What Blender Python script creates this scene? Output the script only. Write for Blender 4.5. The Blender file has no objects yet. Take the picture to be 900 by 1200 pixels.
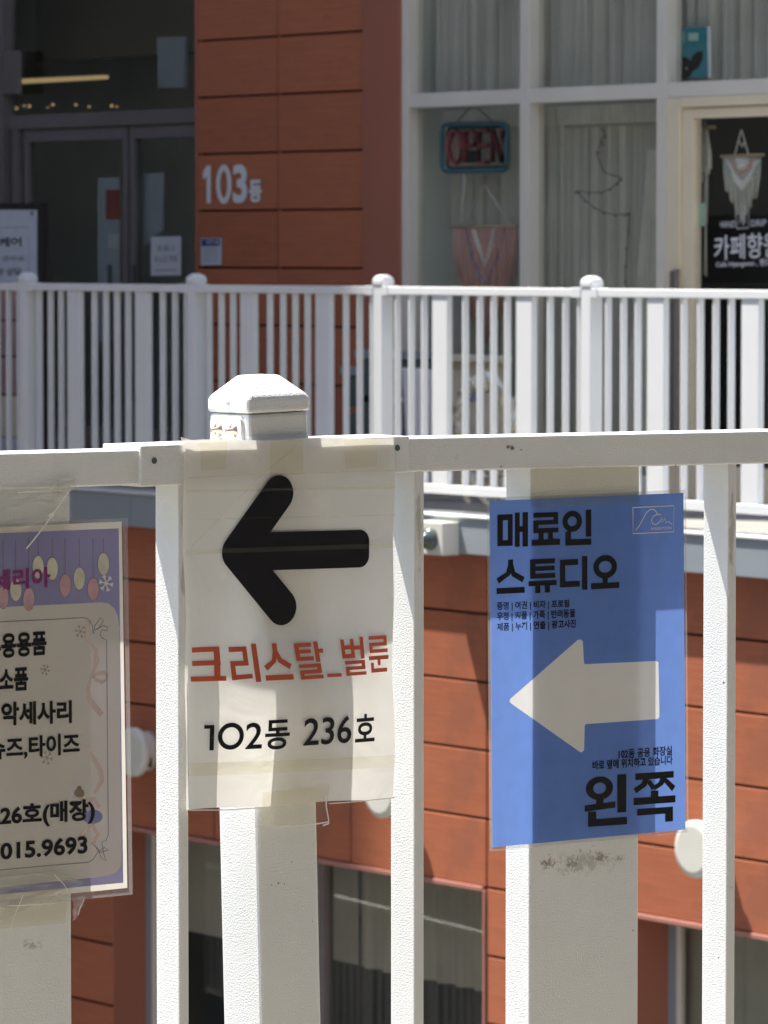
import bpy, bmesh, math, random
from mathutils import Vector, Matrix
random.seed(7)
SC = bpy.context.scene
COL = SC.collection

# ------------------------------------------------------------------ camera
F = 5600.0                      # focal length in photo pixels (900 x 1200 photo)
CZ = 1.35
PITCH = math.atan(305.0 / F)
cam = bpy.data.objects.new('camera', bpy.data.cameras.new('camera'))
COL.objects.link(cam)
cam.location = (0, 0, CZ)
cam.rotation_euler = (math.pi / 2 - PITCH, 0, 0)
cam.data.sensor_width = 36
cam.data.lens = 36 * F / 1200
cam.data.clip_start = 0.05
cam.data.clip_end = 3000
cam.data.dof.use_dof = True
cam.data.dof.focus_distance = 4.15
cam.data.dof.aperture_fstop = 41
SC.camera = cam

# ------------------------------------------------------------------ light
SUN = Vector((-1.0, 0.5, 2.5)).normalized()
w = bpy.data.worlds.new('World'); SC.world = w; w.use_nodes = True
nt = w.node_tree; nt.nodes.clear()
sky = nt.nodes.new('ShaderNodeTexSky'); sky.sky_type = 'NISHITA'; sky.sun_disc = False
sky.sun_elevation = math.asin(SUN.z); sky.sun_rotation = math.atan2(SUN.x, SUN.y)
bg = nt.nodes.new('ShaderNodeBackground'); bg.inputs['Strength'].default_value = 0.125
out = nt.nodes.new('ShaderNodeOutputWorld')
nt.links.new(sky.outputs[0], bg.inputs[0]); nt.links.new(bg.outputs[0], out.inputs[0])
ld = bpy.data.lights.new('sun', 'SUN'); ld.energy = 5.0; ld.angle = math.radians(0.55); ld.color = (1, 0.965, 0.91)
sun = bpy.data.objects.new('sun', ld); COL.objects.link(sun)
sun.rotation_euler = SUN.to_track_quat('Z', 'Y').to_euler(); sun.location = (0, 0, 30)
SC.view_settings.view_transform = 'Standard'; SC.view_settings.look = 'None'
SC.view_settings.exposure = 1.22; SC.view_settings.gamma = 1
SC.cycles.max_bounces = 10; SC.cycles.transparent_max_bounces = 16

# ------------------------------------------------------------------ frames: local x runs right along the wall, local y goes back, z up
class Frame:
    def __init__(s, origin, rz):
        s.o = Vector(origin); s.rz = rz
        s.x = Vector((math.cos(rz), math.sin(rz), 0)); s.y = Vector((-math.sin(rz), math.cos(rz), 0))
NF = Frame((0, 4.07, 0), math.atan2(.6, .8))      # near railing
FF = Frame((0, 19.4, 0), math.atan2(-.8, .6))     # far walkway and building

def pl(fr, px, py, v=0.0):
    """photo measurement -> (u, z) on the vertical plane y=v of a frame"""
    tx, ty = (px - 450) / F, (600 - py) / F
    d = Vector((tx, math.cos(PITCH) + ty * math.sin(PITCH), -math.sin(PITCH) + ty * math.cos(PITCH)))
    c = Vector((0, 0, CZ)) - fr.o
    t = (v - c.dot(fr.y)) / d.dot(fr.y)
    p = c + t * d
    return p.dot(fr.x), p.z
def U(fr, px, v=0.0): return pl(fr, px, 600, v)[0]
def Z(fr, px, py, v=0.0): return pl(fr, px, py, v)[1]

# ------------------------------------------------------------------ materials
def rgb(*c):
    return tuple(((x / 255) / 12.92 if x / 255 <= .04045 else ((x / 255 + .055) / 1.055) ** 2.4) for x in c) + (1,)
def new_mat(name):
    m = bpy.data.materials.new(name); m.use_nodes = True
    m.node_tree.nodes.clear(); return m, m.node_tree
def N(t, typ, **k):
    n = t.nodes.new(typ)
    for a, b in k.items():
        if a.startswith('i_'): n.inputs[a[2:].replace('_', ' ')].default_value = b
        else: setattr(n, a, b)
    return n
def coords(t, scale=(1, 1, 1)):
    tc = N(t, 'ShaderNodeTexCoord'); mp = N(t, 'ShaderNodeMapping'); mp.inputs['Scale'].default_value = scale
    t.links.new(tc.outputs['Object'], mp.inputs[0]); return mp.outputs[0]
def mat(name, c, rough=.5, var=.08, vscale=8, stretch=(1, 1, 1), bump=0, bscale=300, bdist=.0004, metal=0, spec=.5, dirt=None, vdetail=4, tone=0):
    m, t = new_mat(name); L = t.links.new
    bs = N(t, 'ShaderNodeBsdfPrincipled'); o = N(t, 'ShaderNodeOutputMaterial'); L(bs.outputs[0], o.inputs[0])
    bs.inputs['Roughness'].default_value = rough; bs.inputs['Metallic'].default_value = metal
    bs.inputs['Specular IOR Level'].default_value = spec
    co = coords(t, stretch)
    nz = N(t, 'ShaderNodeTexNoise'); nz.inputs['Scale'].default_value = vscale; nz.inputs['Detail'].default_value = vdetail
    L(co, nz.inputs['Vector'])
    rp = N(t, 'ShaderNodeValToRGB'); rp.color_ramp.elements[0].position = .3; rp.color_ramp.elements[1].position = .7
    rp.color_ramp.elements[0].color = tuple(max(0, x * (1 - var)) for x in c[:3]) + (1,)
    rp.color_ramp.elements[1].color = tuple(min(1, x * (1 + var)) for x in c[:3]) + (1,)
    L(nz.outputs[0], rp.inputs[0]); colr = rp.outputs[0]
    if dirt:                                     # (colour, noise scale, threshold, amount)
        n2 = N(t, 'ShaderNodeTexNoise'); n2.inputs['Scale'].default_value = dirt[1]; n2.inputs['Detail'].default_value = 6
        n2.inputs['Roughness'].default_value = .65
        L(coords(t), n2.inputs['Vector'])
        mr = N(t, 'ShaderNodeMapRange'); mr.inputs[1].default_value = dirt[2]; mr.inputs[2].default_value = dirt[2] + .08
        mr.inputs[4].default_value = dirt[3]; L(n2.outputs[0], mr.inputs[0])
        mx = N(t, 'ShaderNodeMix', data_type='RGBA'); L(mr.outputs[0], mx.inputs[0]); L(colr, mx.inputs[6]); mx.inputs[7].default_value = dirt[0]
        colr = mx.outputs[2]
    if tone:                                     # every piece its own slight shade
        oi = N(t, 'ShaderNodeObjectInfo'); m2 = N(t, 'ShaderNodeMapRange'); m2.inputs[3].default_value = 1 - tone; m2.inputs[4].default_value = 1 + tone
        L(oi.outputs['Random'], m2.inputs[0]); vm = N(t, 'ShaderNodeVectorMath', operation='SCALE'); L(colr, vm.inputs[0]); L(m2.outputs[0], vm.inputs['Scale']); colr = vm.outputs[0]
    L(colr, bs.inputs['Base Color'])
    if bump:
        n3 = N(t, 'ShaderNodeTexNoise'); n3.inputs['Scale'].default_value = bscale; n3.inputs['Detail'].default_value = 1.5
        L(coords(t), n3.inputs['Vector'])
        bp = N(t, 'ShaderNodeBump'); bp.inputs['Strength'].default_value = bump; bp.inputs['Distance'].default_value = bdist
        L(n3.outputs[0], bp.inputs['Height']); L(bp.outputs[0], bs.inputs['Normal'])
    return m
def sheet_mat(name, c, trans=.4, var=.03, vscale=30, bump=.3, bscale=25, bdist=.002, rough=.5, spec=.2):
    """thin paper or cloth: reflects and lets light through"""
    m, t = new_mat(name); L = t.links.new
    o = N(t, 'ShaderNodeOutputMaterial'); mx = N(t, 'ShaderNodeMixShader'); mx.inputs[0].default_value = trans
    bs = N(t, 'ShaderNodeBsdfPrincipled'); bs.inputs['Roughness'].default_value = rough; bs.inputs['Specular IOR Level'].default_value = spec
    tr = N(t, 'ShaderNodeBsdfTranslucent')
    nz = N(t, 'ShaderNodeTexNoise'); nz.inputs['Scale'].default_value = vscale; nz.inputs['Detail'].default_value = 5
    L(coords(t), nz.inputs['Vector'])
    rp = N(t, 'ShaderNodeValToRGB'); rp.color_ramp.elements[0].position = .3; rp.color_ramp.elements[1].position = .7
    rp.color_ramp.elements[0].color = tuple(x * (1 - var) for x in c[:3]) + (1,)
    rp.color_ramp.elements[1].color = tuple(min(1, x * (1 + var)) for x in c[:3]) + (1,)
    L(nz.outputs[0], rp.inputs[0]); L(rp.outputs[0], bs.inputs['Base Color']); L(rp.outputs[0], tr.inputs[0])
    if bump:
        n3 = N(t, 'ShaderNodeTexNoise'); n3.inputs['Scale'].default_value = bscale; n3.inputs['Detail'].default_value = 4
        n3.inputs['Distortion'].default_value = .6
        L(coords(t), n3.inputs['Vector'])
        bp = N(t, 'ShaderNodeBump'); bp.inputs['Strength'].default_value = bump; bp.inputs['Distance'].default_value = bdist
        L(n3.outputs[0], bp.inputs['Height'])
        for s in (bs, tr): L(bp.outputs[0], s.inputs['Normal'])
    L(bs.outputs[0], mx.inputs[1]); L(tr.outputs[0], mx.inputs[2]); L(mx.outputs[0], o.inputs[0])
    return m
def film_mat(name, tint=(1, 1, 1, 1), gloss=1.0, rough=.08, bump=.3, bscale=20, bdist=.003, haze=0.0, hazec=(.8, .8, .8, 1)):
    """clear plastic or glass: see-through with a Fresnel sheen, optionally milky"""
    m, t = new_mat(name); L = t.links.new
    o = N(t, 'ShaderNodeOutputMaterial')
    tp = N(t, 'ShaderNodeBsdfTransparent'); tp.inputs[0].default_value = tint
    gl = N(t, 'ShaderNodeBsdfGlossy'); gl.inputs['Roughness'].default_value = rough
    fr = N(t, 'ShaderNodeFresnel'); ge = N(t, 'ShaderNodeNewGeometry')
    io = N(t, 'ShaderNodeMath', operation='MULTIPLY_ADD'); io.inputs[1].default_value = 1 / 1.5 - 1.5; io.inputs[2].default_value = 1.5
    L(ge.outputs['Backfacing'], io.inputs[0]); L(io.outputs[0], fr.inputs[0])
    mu = N(t, 'ShaderNodeMath', operation='MULTIPLY'); mu.inputs[1].default_value = gloss; L(fr.outputs[0], mu.inputs[0])
    base = tp.outputs[0]
    if haze:
        df = N(t, 'ShaderNodeBsdfDiffuse'); df.inputs[0].default_value = hazec
        tl = N(t, 'ShaderNodeBsdfTranslucent'); tl.inputs[0].default_value = hazec
        m1 = N(t, 'ShaderNodeMixShader'); L(df.outputs[0], m1.inputs[1]); L(tl.outputs[0], m1.inputs[2])
        m2 = N(t, 'ShaderNodeMixShader'); m2.inputs[0].default_value = haze; L(base, m2.inputs[1]); L(m1.outputs[0], m2.inputs[2]); base = m2.outputs[0]
    mx = N(t, 'ShaderNodeMixShader'); L(mu.outputs[0], mx.inputs[0]); L(base, mx.inputs[1]); L(gl.outputs[0], mx.inputs[2])
    if bump:
        n3 = N(t, 'ShaderNodeTexNoise'); n3.inputs['Scale'].default_value = bscale; n3.inputs['Detail'].default_value = 2
        L(coords(t), n3.inputs['Vector'])
        bp = N(t, 'ShaderNodeBump'); bp.inputs['Strength'].default_value = bump; bp.inputs['Distance'].default_value = bdist
        L(n3.outputs[0], bp.inputs['Height']); L(bp.outputs[0], gl.inputs['Normal'])
    L(mx.outputs[0], o.inputs[0]); return m
def emit_mat(name, c, s):
    m, t = new_mat(name); o = N(t, 'ShaderNodeOutputMaterial'); e = N(t, 'ShaderNodeEmission')
    e.inputs[0].default_value = c; e.inputs[1].default_value = s; t.links.new(e.outputs[0], o.inputs[0]); return m

WHITE = (.78, .775, .75, 1)
M = dict(
    paint=mat('textured_white_paint', (.76, .755, .72, 1), .42, .04, 6, bump=.6, bscale=640, bdist=.0010, dirt=((.30, .24, .17, 1), 26, .70, .5)),
    paint_far=mat('white_metal_paint', (.80, .80, .79, 1), .4, .03, 5),
    terracotta=mat('terracotta_panel', (.43, .140, .070, 1), .5, .10, 5, stretch=(.8, 1, 14), spec=.35, vdetail=6, bump=.1, bscale=60, bdist=.001, tone=.07, dirt=((.24, .10, .07, 1), 2.2, .56, .35)),
    terracotta_smooth=mat('terracotta_metal', (.38, .135, .082, 1), .4, .06, 3, stretch=(1, 1, .3)),
    trim=mat('pink_metal_trim', (.45, .20, .155, 1), .35, .05, 5),
    joint=mat('dark_joint', (.035, .018, .014, 1), .9, .1, 5),
    fascia=mat('grey_fascia_metal', (.30, .33, .355, 1), .4, .05, 2, stretch=(.5, 1, 3)),
    fascia_top=mat('pale_cap_metal', (.72, .73, .72, 1), .4, .04, 4),
    courtyard=mat('courtyard_paving', (.15, .145, .135, 1), .85, .2, 1.5, bump=.3, bscale=30, bdist=.003),
    concrete=mat('concrete', (.28, .265, .24, 1), .85, .15, 3, bump=.3, bscale=40, bdist=.003),
    paving=mat('pale_paving', (.30, .275, .235, 1), .8, .12, 2, bump=.3, bscale=30, bdist=.003),
    frame=mat('cream_window_frame', (.74, .69, .60, 1), .4, .04, 4),
    door_cream=mat('cream_door_paint', (.82, .70, .50, 1), .4, .04, 4),
    dark_frame=mat('grey_brown_door_frame', (.20, .175, .17, 1), .4, .08, 4),
    dark=mat('dark_interior', (.03, .03, .03, 1), .9, .2, 2),
    interior=mat('interior_wall', (.26, .25, .22, 1), .9, .1, 1),
    interior_dim=mat('lobby_wall', (.66, .69, .63, 1), .9, .25, .8),
    black=mat('black_metal', (.015, .015, .016, 1), .4, .1, 5),
    glass=film_mat('window_glass', (.95, .955, .94, 1), .5, .0, .05, 1.2, .003),
    glass_dark=film_mat('dark_glass', (.90, .91, .88, 1), 1.0, .0, .05, 1.2, .003),
    curtain=sheet_mat('sheer_curtain', (.70, .68, .60, 1), .3, .10, 3, 0),
    blind=sheet_mat('grey_blind', (.60, .56, .47, 1), .25, .1, 4, 0),
    valance=sheet_mat('curtain_valance', (.80, .77, .66, 1), .3, .1, 8, 0),
    letter_white=mat('white_lettering', (.72, .72, .74, 1), .5, .03, 4),
    ink=mat('black_ink', (.010, .009, .011, 1), .55, .1, 60, spec=.2),
    orange=mat('orange_ink', (.62, .11, .045, 1), .5, .05, 60),
    magenta=mat('magenta_ink', (.22, .02, .14, 1), .5, .05, 60),
    paper=sheet_mat('laminated_paper', (.90, .87, .81, 1), .33, .03, 18, .5, 13, .007),
    bluepaper=sheet_mat('blue_printed_paper', (.185, .32, .76, 1), .36, .04, 60, .12, 30, .002),
    bluewhite=sheet_mat('unprinted_white_paper', (.92, .90, .88, 1), .32, .02, 40, .12, 30, .002),
    lilac=sheet_mat('lilac_printed_paper', (.36, .34, .56, 1), .33, .05, 20, .12, 20, .003),
    creampaper=sheet_mat('cream_printed_paper', (.88, .83, .73, 1), .42, .03, 20, .12, 20, .003),
    film=film_mat('laminating_film', (.98, .98, .97, 1), .13, .12, .4, 16, .004),
    film_edge=film_mat('laminating_film_rim', (.93, .93, .92, 1), 1.0, .25, .3, 60, .002, haze=.28, hazec=(.7, .68, .66, 1)),
    tape=film_mat('yellowed_tape', (.98, .965, .89, 1), .5, .22, .6, 60, .004, haze=.085, hazec=(.62, .60, .50, 1)),
    tape_clear=film_mat('clear_tape', (.97, .97, .95, 1), 1.0, .12, .9, 45, .008, haze=.24, hazec=(.80, .78, .72, 1)),
    crease=mat('tape_crease', (.85, .83, .78, 1), .3, .03, 50),
    brass=mat('zinc_bolt', (.55, .46, .38, 1), .3, .1, 200, metal=.8),
    neon_red=mat('unlit_red_tube', (.36, .05, .06, 1), .3, .1, 30),
    neon_blue=mat('unlit_blue_tube', (.045, .15, .21, 1), .3, .1, 30),
    thread=mat('cream_cord', (.80, .79, .72, 1), .9, .12, 80),
    thread_pink=mat('dusty_pink_cord', (.66, .36, .30, 1), .9, .12, 80),
    thread_blue=mat('slate_blue_cord', (.16, .17, .27, 1), .9, .12, 80),
    wood=mat('pale_wood', (.50, .36, .22, 1), .7, .15, 20, stretch=(1, 1, 8)),
    wire=mat('dark_wire', (.05, .045, .04, 1), .6, .1, 30),
    teal=mat('teal_cover', (.03, .22, .27, 1), .4, .12, 12),
    planter=mat('slate_planter', (.085, .10, .10, 1), .7, .2, 6),
    stone=mat('cream_board', (.74, .65, .48, 1), .8, .1, 8),
    vent=mat('vent_enamel', (.72, .70, .62, 1), .35, .04, 8),
    bulb=mat('grey_lens', (.10, .12, .11, 1), .15, .1, 8),
    warm=emit_mat('warm_lamp', (1, .62, .25, 1), 1.4),
    warm_dim=emit_mat('warm_strip', (1, .72, .38, 1), .19),
    plate_blue=mat('navy_print', (.05, .06, .22, 1), .4, .1, 8),
    plate_white=mat('pale_plate', (.55, .58, .66, 1), .4, .05, 20),
    photo_pink=mat('printed_photo', (.40, .25, .24, 1), .5, .35, 7),
    red_print=mat('red_print', (.40, .06, .05, 1), .5, .1, 10),
    grey_print=mat('grey_print', (.20, .20, .21, 1), .5, .1, 10),
    mint=mat('mint_paper', (.42, .60, .50, 1), .6, .05, 10),
    snow=mat('white_print', (.80, .79, .80, 1), .5, .03, 10),
    pinkprint=mat('pink_print', (.50, .30, .33, 1), .5, .14, 90),
    palepink=mat('pale_pink_print', (.60, .47, .42, 1), .5, .05, 60),
    creamprint=mat('cream_print', (.58, .55, .44, 1), .5, .14, 90),
    blueprint=mat('blue_print', (.22, .23, .45, 1), .5, .1, 60),
)

# ------------------------------------------------------------------ object helpers
def link(name, me, m, parent=None, loc=(0, 0, 0), kind=None):
    o = bpy.data.objects.new(name, me); COL.objects.link(o); o.location = loc
    if m is not None and not me.materials: me.materials.append(m)
    if parent: o.parent = parent
    if kind: o['kind'] = kind
    return o
def root(name, label, cat, fr, u=0, v=0, z=0, group=None, rz=0):
    o = bpy.data.objects.new(name, None); COL.objects.link(o)
    p = fr.o + fr.x * u + fr.y * v; o.location = (p.x, p.y, z); o.rotation_euler = (0, 0, fr.rz + rz)
    o.empty_display_size = .05
    o['label'] = label; o['category'] = cat
    if group: o['group'] = group
    return o
def mesh(name, vs, fs, smooth=False):
    me = bpy.data.meshes.new(name); me.from_pydata([tuple(v) for v in vs], [], fs); me.update()
    if smooth:
        for p in me.polygons: p.use_smooth = True
    return me
HEX = [(0, 3, 2, 1), (4, 5, 6, 7), (0, 1, 5, 4), (1, 2, 6, 5), (2, 3, 7, 6), (3, 0, 4, 7)]
def bev(me, r, seg=2):
    bm = bmesh.new(); bm.from_mesh(me)
    bmesh.ops.bevel(bm, geom=list(bm.edges), offset=r, segments=seg, affect='EDGES', profile=.5)
    bm.to_mesh(me); bm.free()
    for p in me.polygons: p.use_smooth = False
    return me
def boxmesh(x0, x1, y0, y1, z0, z1, r=0, name='box'):
    vs = [(x0, y0, z0), (x1, y0, z0), (x1, y1, z0), (x0, y1, z0), (x0, y0, z1), (x1, y0, z1), (x1, y1, z1), (x0, y1, z1)]
    me = mesh(name, vs, HEX)
    return bev(me, r) if r else me
def box(name, m, parent, x0, x1, y0, y1, z0, z1, r=0, kind=None):
    """object with its own origin at the lower front left corner"""
    return link(name, boxmesh(0, x1 - x0, 0, y1 - y0, 0, z1 - z0, r, name), m, parent, (x0, y0, z0), kind)
def hexa(name, m, parent, q, v0, v1, r=0):
    """q: four (u,z): tl, tr, br, bl of the front face, pushed back from v0 to v1"""
    tl, tr, br, b = q; ox, oz = b
    f = lambda p, v: (p[0] - ox, v - v0, p[1] - oz)
    vs = [f(b, v0), f(br, v0), f(br, v1), f(b, v1), f(tl, v0), f(tr, v0), f(tr, v1), f(tl, v1)]
    me = mesh(name, vs, HEX)
    if r: bev(me, r)
    return link(name, me, m, parent, (ox, v0, oz))
def merge(parts):
    """join (verts, faces) lists"""
    V, Fc = [], []
    for vs, fs in parts:
        n = len(V); V += list(vs); Fc += [tuple(i + n for i in f) for f in fs]
    return V, Fc
def boxvf(x0, x1, y0, y1, z0, z1):
    return [(x0, y0, z0), (x1, y0, z0), (x1, y1, z0), (x0, y1, z0), (x0, y0, z1), (x1, y0, z1), (x1, y1, z1), (x0, y1, z1)], HEX
def tubevf(pts, r, n=8, r1=None):
    pts = [Vector(p) for p in pts]; vs, fs = [], []
    for i, p in enumerate(pts):
        d = (pts[min(i + 1, len(pts) - 1)] - pts[max(i - 1, 0)]).normalized()
        a = d.cross(Vector((0, 0, 1)) if abs(d.z) < .9 else Vector((1, 0, 0))).normalized(); b = d.cross(a)
        rr = r if r1 is None else r + (r1 - r) * i / (len(pts) - 1)
        for k in range(n):
            an = 2 * math.pi * k / n; vs.append(p + a * rr * math.cos(an) + b * rr * math.sin(an))
    for i in range(len(pts) - 1):
        for k in range(n):
            a0 = i * n + k; a1 = i * n + (k + 1) % n; fs.append((a0, a1, a1 + n, a0 + n))
    fs.append(tuple(range(n))[::-1]); fs.append(tuple(range((len(pts) - 1) * n, len(pts) * n)))
    return vs, fs
def cyl(name, m, parent, c, axis, r, l, n=32, prof=None):
    """lathe along axis ('y' towards the back); prof = [(along, radius)]"""
    prof = prof or [(0, r), (l, r)]
    vs, fs = [], []
    for a, rr in prof:
        for k in range(n):
            an = 2 * math.pi * k / n
            vs.append((rr * math.cos(an), a, rr * math.sin(an)) if axis == 'y' else ((a, rr * math.cos(an), rr * math.sin(an)) if axis == 'x' else (rr * math.cos(an), rr * math.sin(an), a)))
    for i in range(len(prof) - 1):
        for k in range(n): fs.append((i * n + k, i * n + (k + 1) % n, (i + 1) * n + (k + 1) % n, (i + 1) * n + k))
    fs.append(tuple(range(n))); fs.append(tuple(range((len(prof) - 1) * n, len(prof) * n)))
    me = mesh(name, vs, fs)
    bm = bmesh.new(); bm.from_mesh(me); bmesh.ops.recalc_face_normals(bm, faces=bm.faces); bm.to_mesh(me); bm.free()
    for p in me.polygons: p.use_smooth = len(p.vertices) == 4
    return link(name, me, m, parent, c)

# flat print: everything below is made on the plane y=v of a frame, front side towards -y
def bil(q, s, t):                                  # q: tl,tr,br,bl
    return tuple((q[0][i] * (1 - s) + q[1][i] * s) * (1 - t) + (q[3][i] * (1 - s) + q[2][i] * s) * t for i in (0, 1))
def text_vf(s, off=0.0):
    c = bpy.data.curves.new('t', 'FONT'); c.body = s; c.offset = off; c.resolution_u = 4
    o = bpy.data.objects.new('t', c); COL.objects.link(o)
    dg = bpy.context.evaluated_depsgraph_get(); me = bpy.data.meshes.new_from_object(o.evaluated_get(dg))
    vs = [tuple(v.co) for v in me.vertices]; fs = [tuple(p.vertices) for p in me.polygons]
    bpy.data.objects.remove(o); bpy.data.curves.remove(c); bpy.data.meshes.remove(me)
    x0 = min(v[0] for v in vs); x1 = max(v[0] for v in vs); y0 = min(v[1] for v in vs); y1 = max(v[1] for v in vs)
    return [((v[0] - x0) / (x1 - x0), (y1 - v[1]) / (y1 - y0)) for v in vs], fs
def islands_lift(n, fs, step):
    par = list(range(n))
    def f(a):
        while par[a] != a: par[a] = par[par[a]]; a = par[a]
        return a
    for fc in fs:
        for k in fc[1:]: par[f(k)] = f(fc[0])
    ids = {}; return [ids.setdefault(f(i), len(ids)) % 7 * step for i in range(n)]
class Plane:
    """a printed plane: photo measurements go to (u,z) on y=v of the frame; parts are relative to origin (u0,z0)"""
    def __init__(s, fr, v, u0, z0, parent):
        s.fr, s.v, s.u0, s.z0, s.parent = fr, v, u0, z0, parent
    def p(s, px, py):
        a = pl(s.fr, px, py, s.v); return (a[0] - s.u0, a[1] - s.z0)
    bulge = None
    def put(s, name, m, vs2, fs, lift=0, kind=None, lifts=None):
        vs = [(a, -lift - (lifts[i] if lifts else 0) - (s.bulge(a, b) if s.bulge else 0), b) for i, (a, b) in enumerate(vs2)]
        return link(name, mesh(name, vs, fs), m, s.parent, (0, 0, 0), kind)
    def quad(s, name, m, q, lift=0, sub=1):
        q = [s.p(*a) for a in q]
        vs = [bil(q, i / sub, j / sub) for j in range(sub + 1) for i in range(sub + 1)]
        fs = [(j * (sub + 1) + i, (j + 1) * (sub + 1) + i, (j + 1) * (sub + 1) + i + 1, j * (sub + 1) + i + 1) for j in range(sub) for i in range(sub)]
        return s.put(name, m, vs, fs, lift)
    def poly(s, name, m, pts, lift=0):
        return s.put(name, m, [s.p(*a) for a in pts], [tuple(range(len(pts)))[::-1]], lift)
    def text(s, name, m, string, q, lift=0, off=0.0, pts=False):
        vs, fs = text_vf(string, off)
        q = [s.p(*a) for a in q]
        return s.put(name, m, [bil(q, *a) for a in vs], fs, lift, lifts=islands_lift(len(vs), fs, .00002))
    def glyphs(s, name, m, items, lift=0):
        """items: (glyph strokes, quad)"""
        V, Fc, LF = [], [], []
        for st, q in items:
            q = [s.p(*a) for a in q]
            for k, (vs, fs) in enumerate(strokes_vf(st)):
                n = len(V); V += [bil(q, x / 100, y / 100) for x, y in vs]; Fc += [tuple(i + n for i in f) for f in fs]
                LF += [k * .00002] * len(vs)
        return s.put(name, m, V, Fc, lift, lifts=LF)
    def lines(s, name, m, paths, wd, lift=0, px=True):
        """thin strokes: each path in photo px, width in metres"""
        V, Fc = [], []
        for path in paths:
            pt = [Vector(s.p(*a)) for a in path]; n = len(V)
            for i, p in enumerate(pt):
                d = (pt[min(i + 1, len(pt) - 1)] - pt[max(i - 1, 0)]).normalized(); nn = Vector((-d.y, d.x)) * wd / 2
                V += [tuple(p + nn), tuple(p - nn)]
            Fc += [(n + 2 * i, n + 2 * i + 1, n + 2 * i + 3, n + 2 * i + 2) for i in range(len(pt) - 1)]
        return s.put(name, m, V, Fc, lift)
    def ellipses(s, name, m, es, lift=0, n=20):
        V, Fc = [], []
        for cx, cy, rx, ry in es:
            k = len(V); V += [s.p(cx + rx * math.cos(2 * math.pi * i / n), cy + ry * math.sin(2 * math.pi * i / n)) for i in range(n)]
            Fc.append(tuple(range(k, k + n)))
        return s.put(name, m, V, Fc, lift)
def strokes_vf(st):
    outp = []
    for g in st:
        if g[0] == 'r':                              # rectangle x0 y0 x1 y1
            _, a, b, c, d = g; outp.append(([(a, b), (a, d), (c, d), (c, b)], [(0, 1, 2, 3)]))
        elif g[0] == 'p':
            outp.append((g[1], [tuple(range(len(g[1])))]))
        elif g[0] == 'o':                            # ring cx cy rx ry tx ty
            _, cx, cy, rx, ry, tx, ty = g; n = 36; vs = []
            for i in range(n):
                a = 2 * math.pi * i / n; vs += [(cx + rx * math.cos(a), cy + ry * math.sin(a)), (cx + (rx - tx) * math.cos(a), cy + (ry - ty) * math.sin(a))]
            outp.append((vs, [(2 * i, 2 * i + 1, (2 * i + 3) % (2 * n), (2 * i + 2) % (2 * n)) for i in range(n)]))
    return outp
def hole_sheet(name, m, parent, outer, hole):
    """flat sheet with a hole, both (u,z) polygons"""
    c = bpy.data.curves.new('t', 'CURVE'); c.dimensions = '2D'; c.fill_mode = 'FRONT'
    for pts in (outer, hole):
        s = c.splines.new('POLY'); s.points.add(len(pts) - 1); s.use_cyclic_u = True
        for i, p in enumerate(pts): s.points[i].co = (p[0], p[1], 0, 1)
    o = bpy.data.objects.new('t', c); COL.objects.link(o)
    dg = bpy.context.evaluated_depsgraph_get(); me = bpy.data.meshes.new_from_object(o.evaluated_get(dg))
    vs = [(v.co.x, 0, v.co.y) for v in me.vertices]; fs = [tuple(p.vertices) for p in me.polygons]
    bpy.data.objects.remove(o); bpy.data.curves.remove(c)
    return link(name, mesh(name, vs, fs), m, parent)
def q4(x0, y0, x1, y1, slope=0.0, x_tilt=0.0):
    """upright box in the photo whose top-left is x0,y0, with lines falling by slope"""
    dy = (x1 - x0) * slope
    return [(x0, y0), (x1, y0 + dy), (x1 + x_tilt, y1 + dy), (x0 + x_tilt, y1)]

# ------------------------------------------------------------------ ground and slabs
GZ = -3.6
def slab(name, m, x0, x1, y0, y1, z0, z1, fr=None):
    o = link(name, boxmesh(x0, x1, y0, y1, z0, z1, 0, name), m, None, kind='structure')
    if fr: o.location = fr.o; o.rotation_euler = (0, 0, fr.rz)
    return o
g = link('ground', mesh('ground', [(-600, -600, GZ), (600, -600, GZ), (600, 900, GZ), (-600, 900, GZ)], [(0, 1, 2, 3)]), M['courtyard'], kind='structure')
slab('near_walkway', M['paving'], -9, 9, -6.2, .35, -.32, 0, NF)
FZ = Z(FF, 568, 606, -.045)                        # top of the far walkway edge
UV = 1.25                                          # depth of the upper shop wall behind the railing line
UL, UR = U(FF, -330, 0), U(FF, 1250, 0)
slab('far_walkway', M['concrete'], UL - 6, UR + 2, .10, UV + .05, FZ - .28, FZ - .012, FF)

# ------------------------------------------------------------------ near railing
nr = root('near_railing', 'white textured metal railing close by with paper signs taped to it', 'railing', NF)
P = M['paint']
def npl(x, y, v=0.0): return pl(NF, x, y, v)
RV0, RV1 = -.001, .050
BOT = .10
lrail = hexa('rail', P, nr, [npl(-260, 538.5, RV0), npl(176, 527.2, RV0), npl(176, 567.8, RV0), npl(-260, 582.5, RV0)], RV0, RV1, .0015)
rrail = hexa('rail', P, nr, [npl(468, 514, RV0), npl(1250, 498, RV0), npl(1250, 535, RV0), npl(468, 553.4, RV0)], RV0, RV1, .0015)
sl = hexa('rail_sleeve', P, nr, [npl(165, 522.5, -.004), npl(480, 511, -.004), npl(480, 553.6, -.004), npl(165, 570.8, -.004)], -.004, .053, .0012)
for px, py in ((181, 540), (466, 525)):
    a = npl(px, py, -.0045); cyl('rivet', M['bulb'], sl, (a[0] - sl.location.x, -.0006, a[1] - sl.location.z), 'y', .0026, .001, 14)
ztop = Z(NF, 450, 540)
def bar(name, x0, x1, y=900, d=.034, v0=0.0, top=ztop, mt=None):
    return box(name, mt or P, nr, U_(x0, y), U_(x1, y), v0, v0 + d, BOT, top, .0012)
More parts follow.
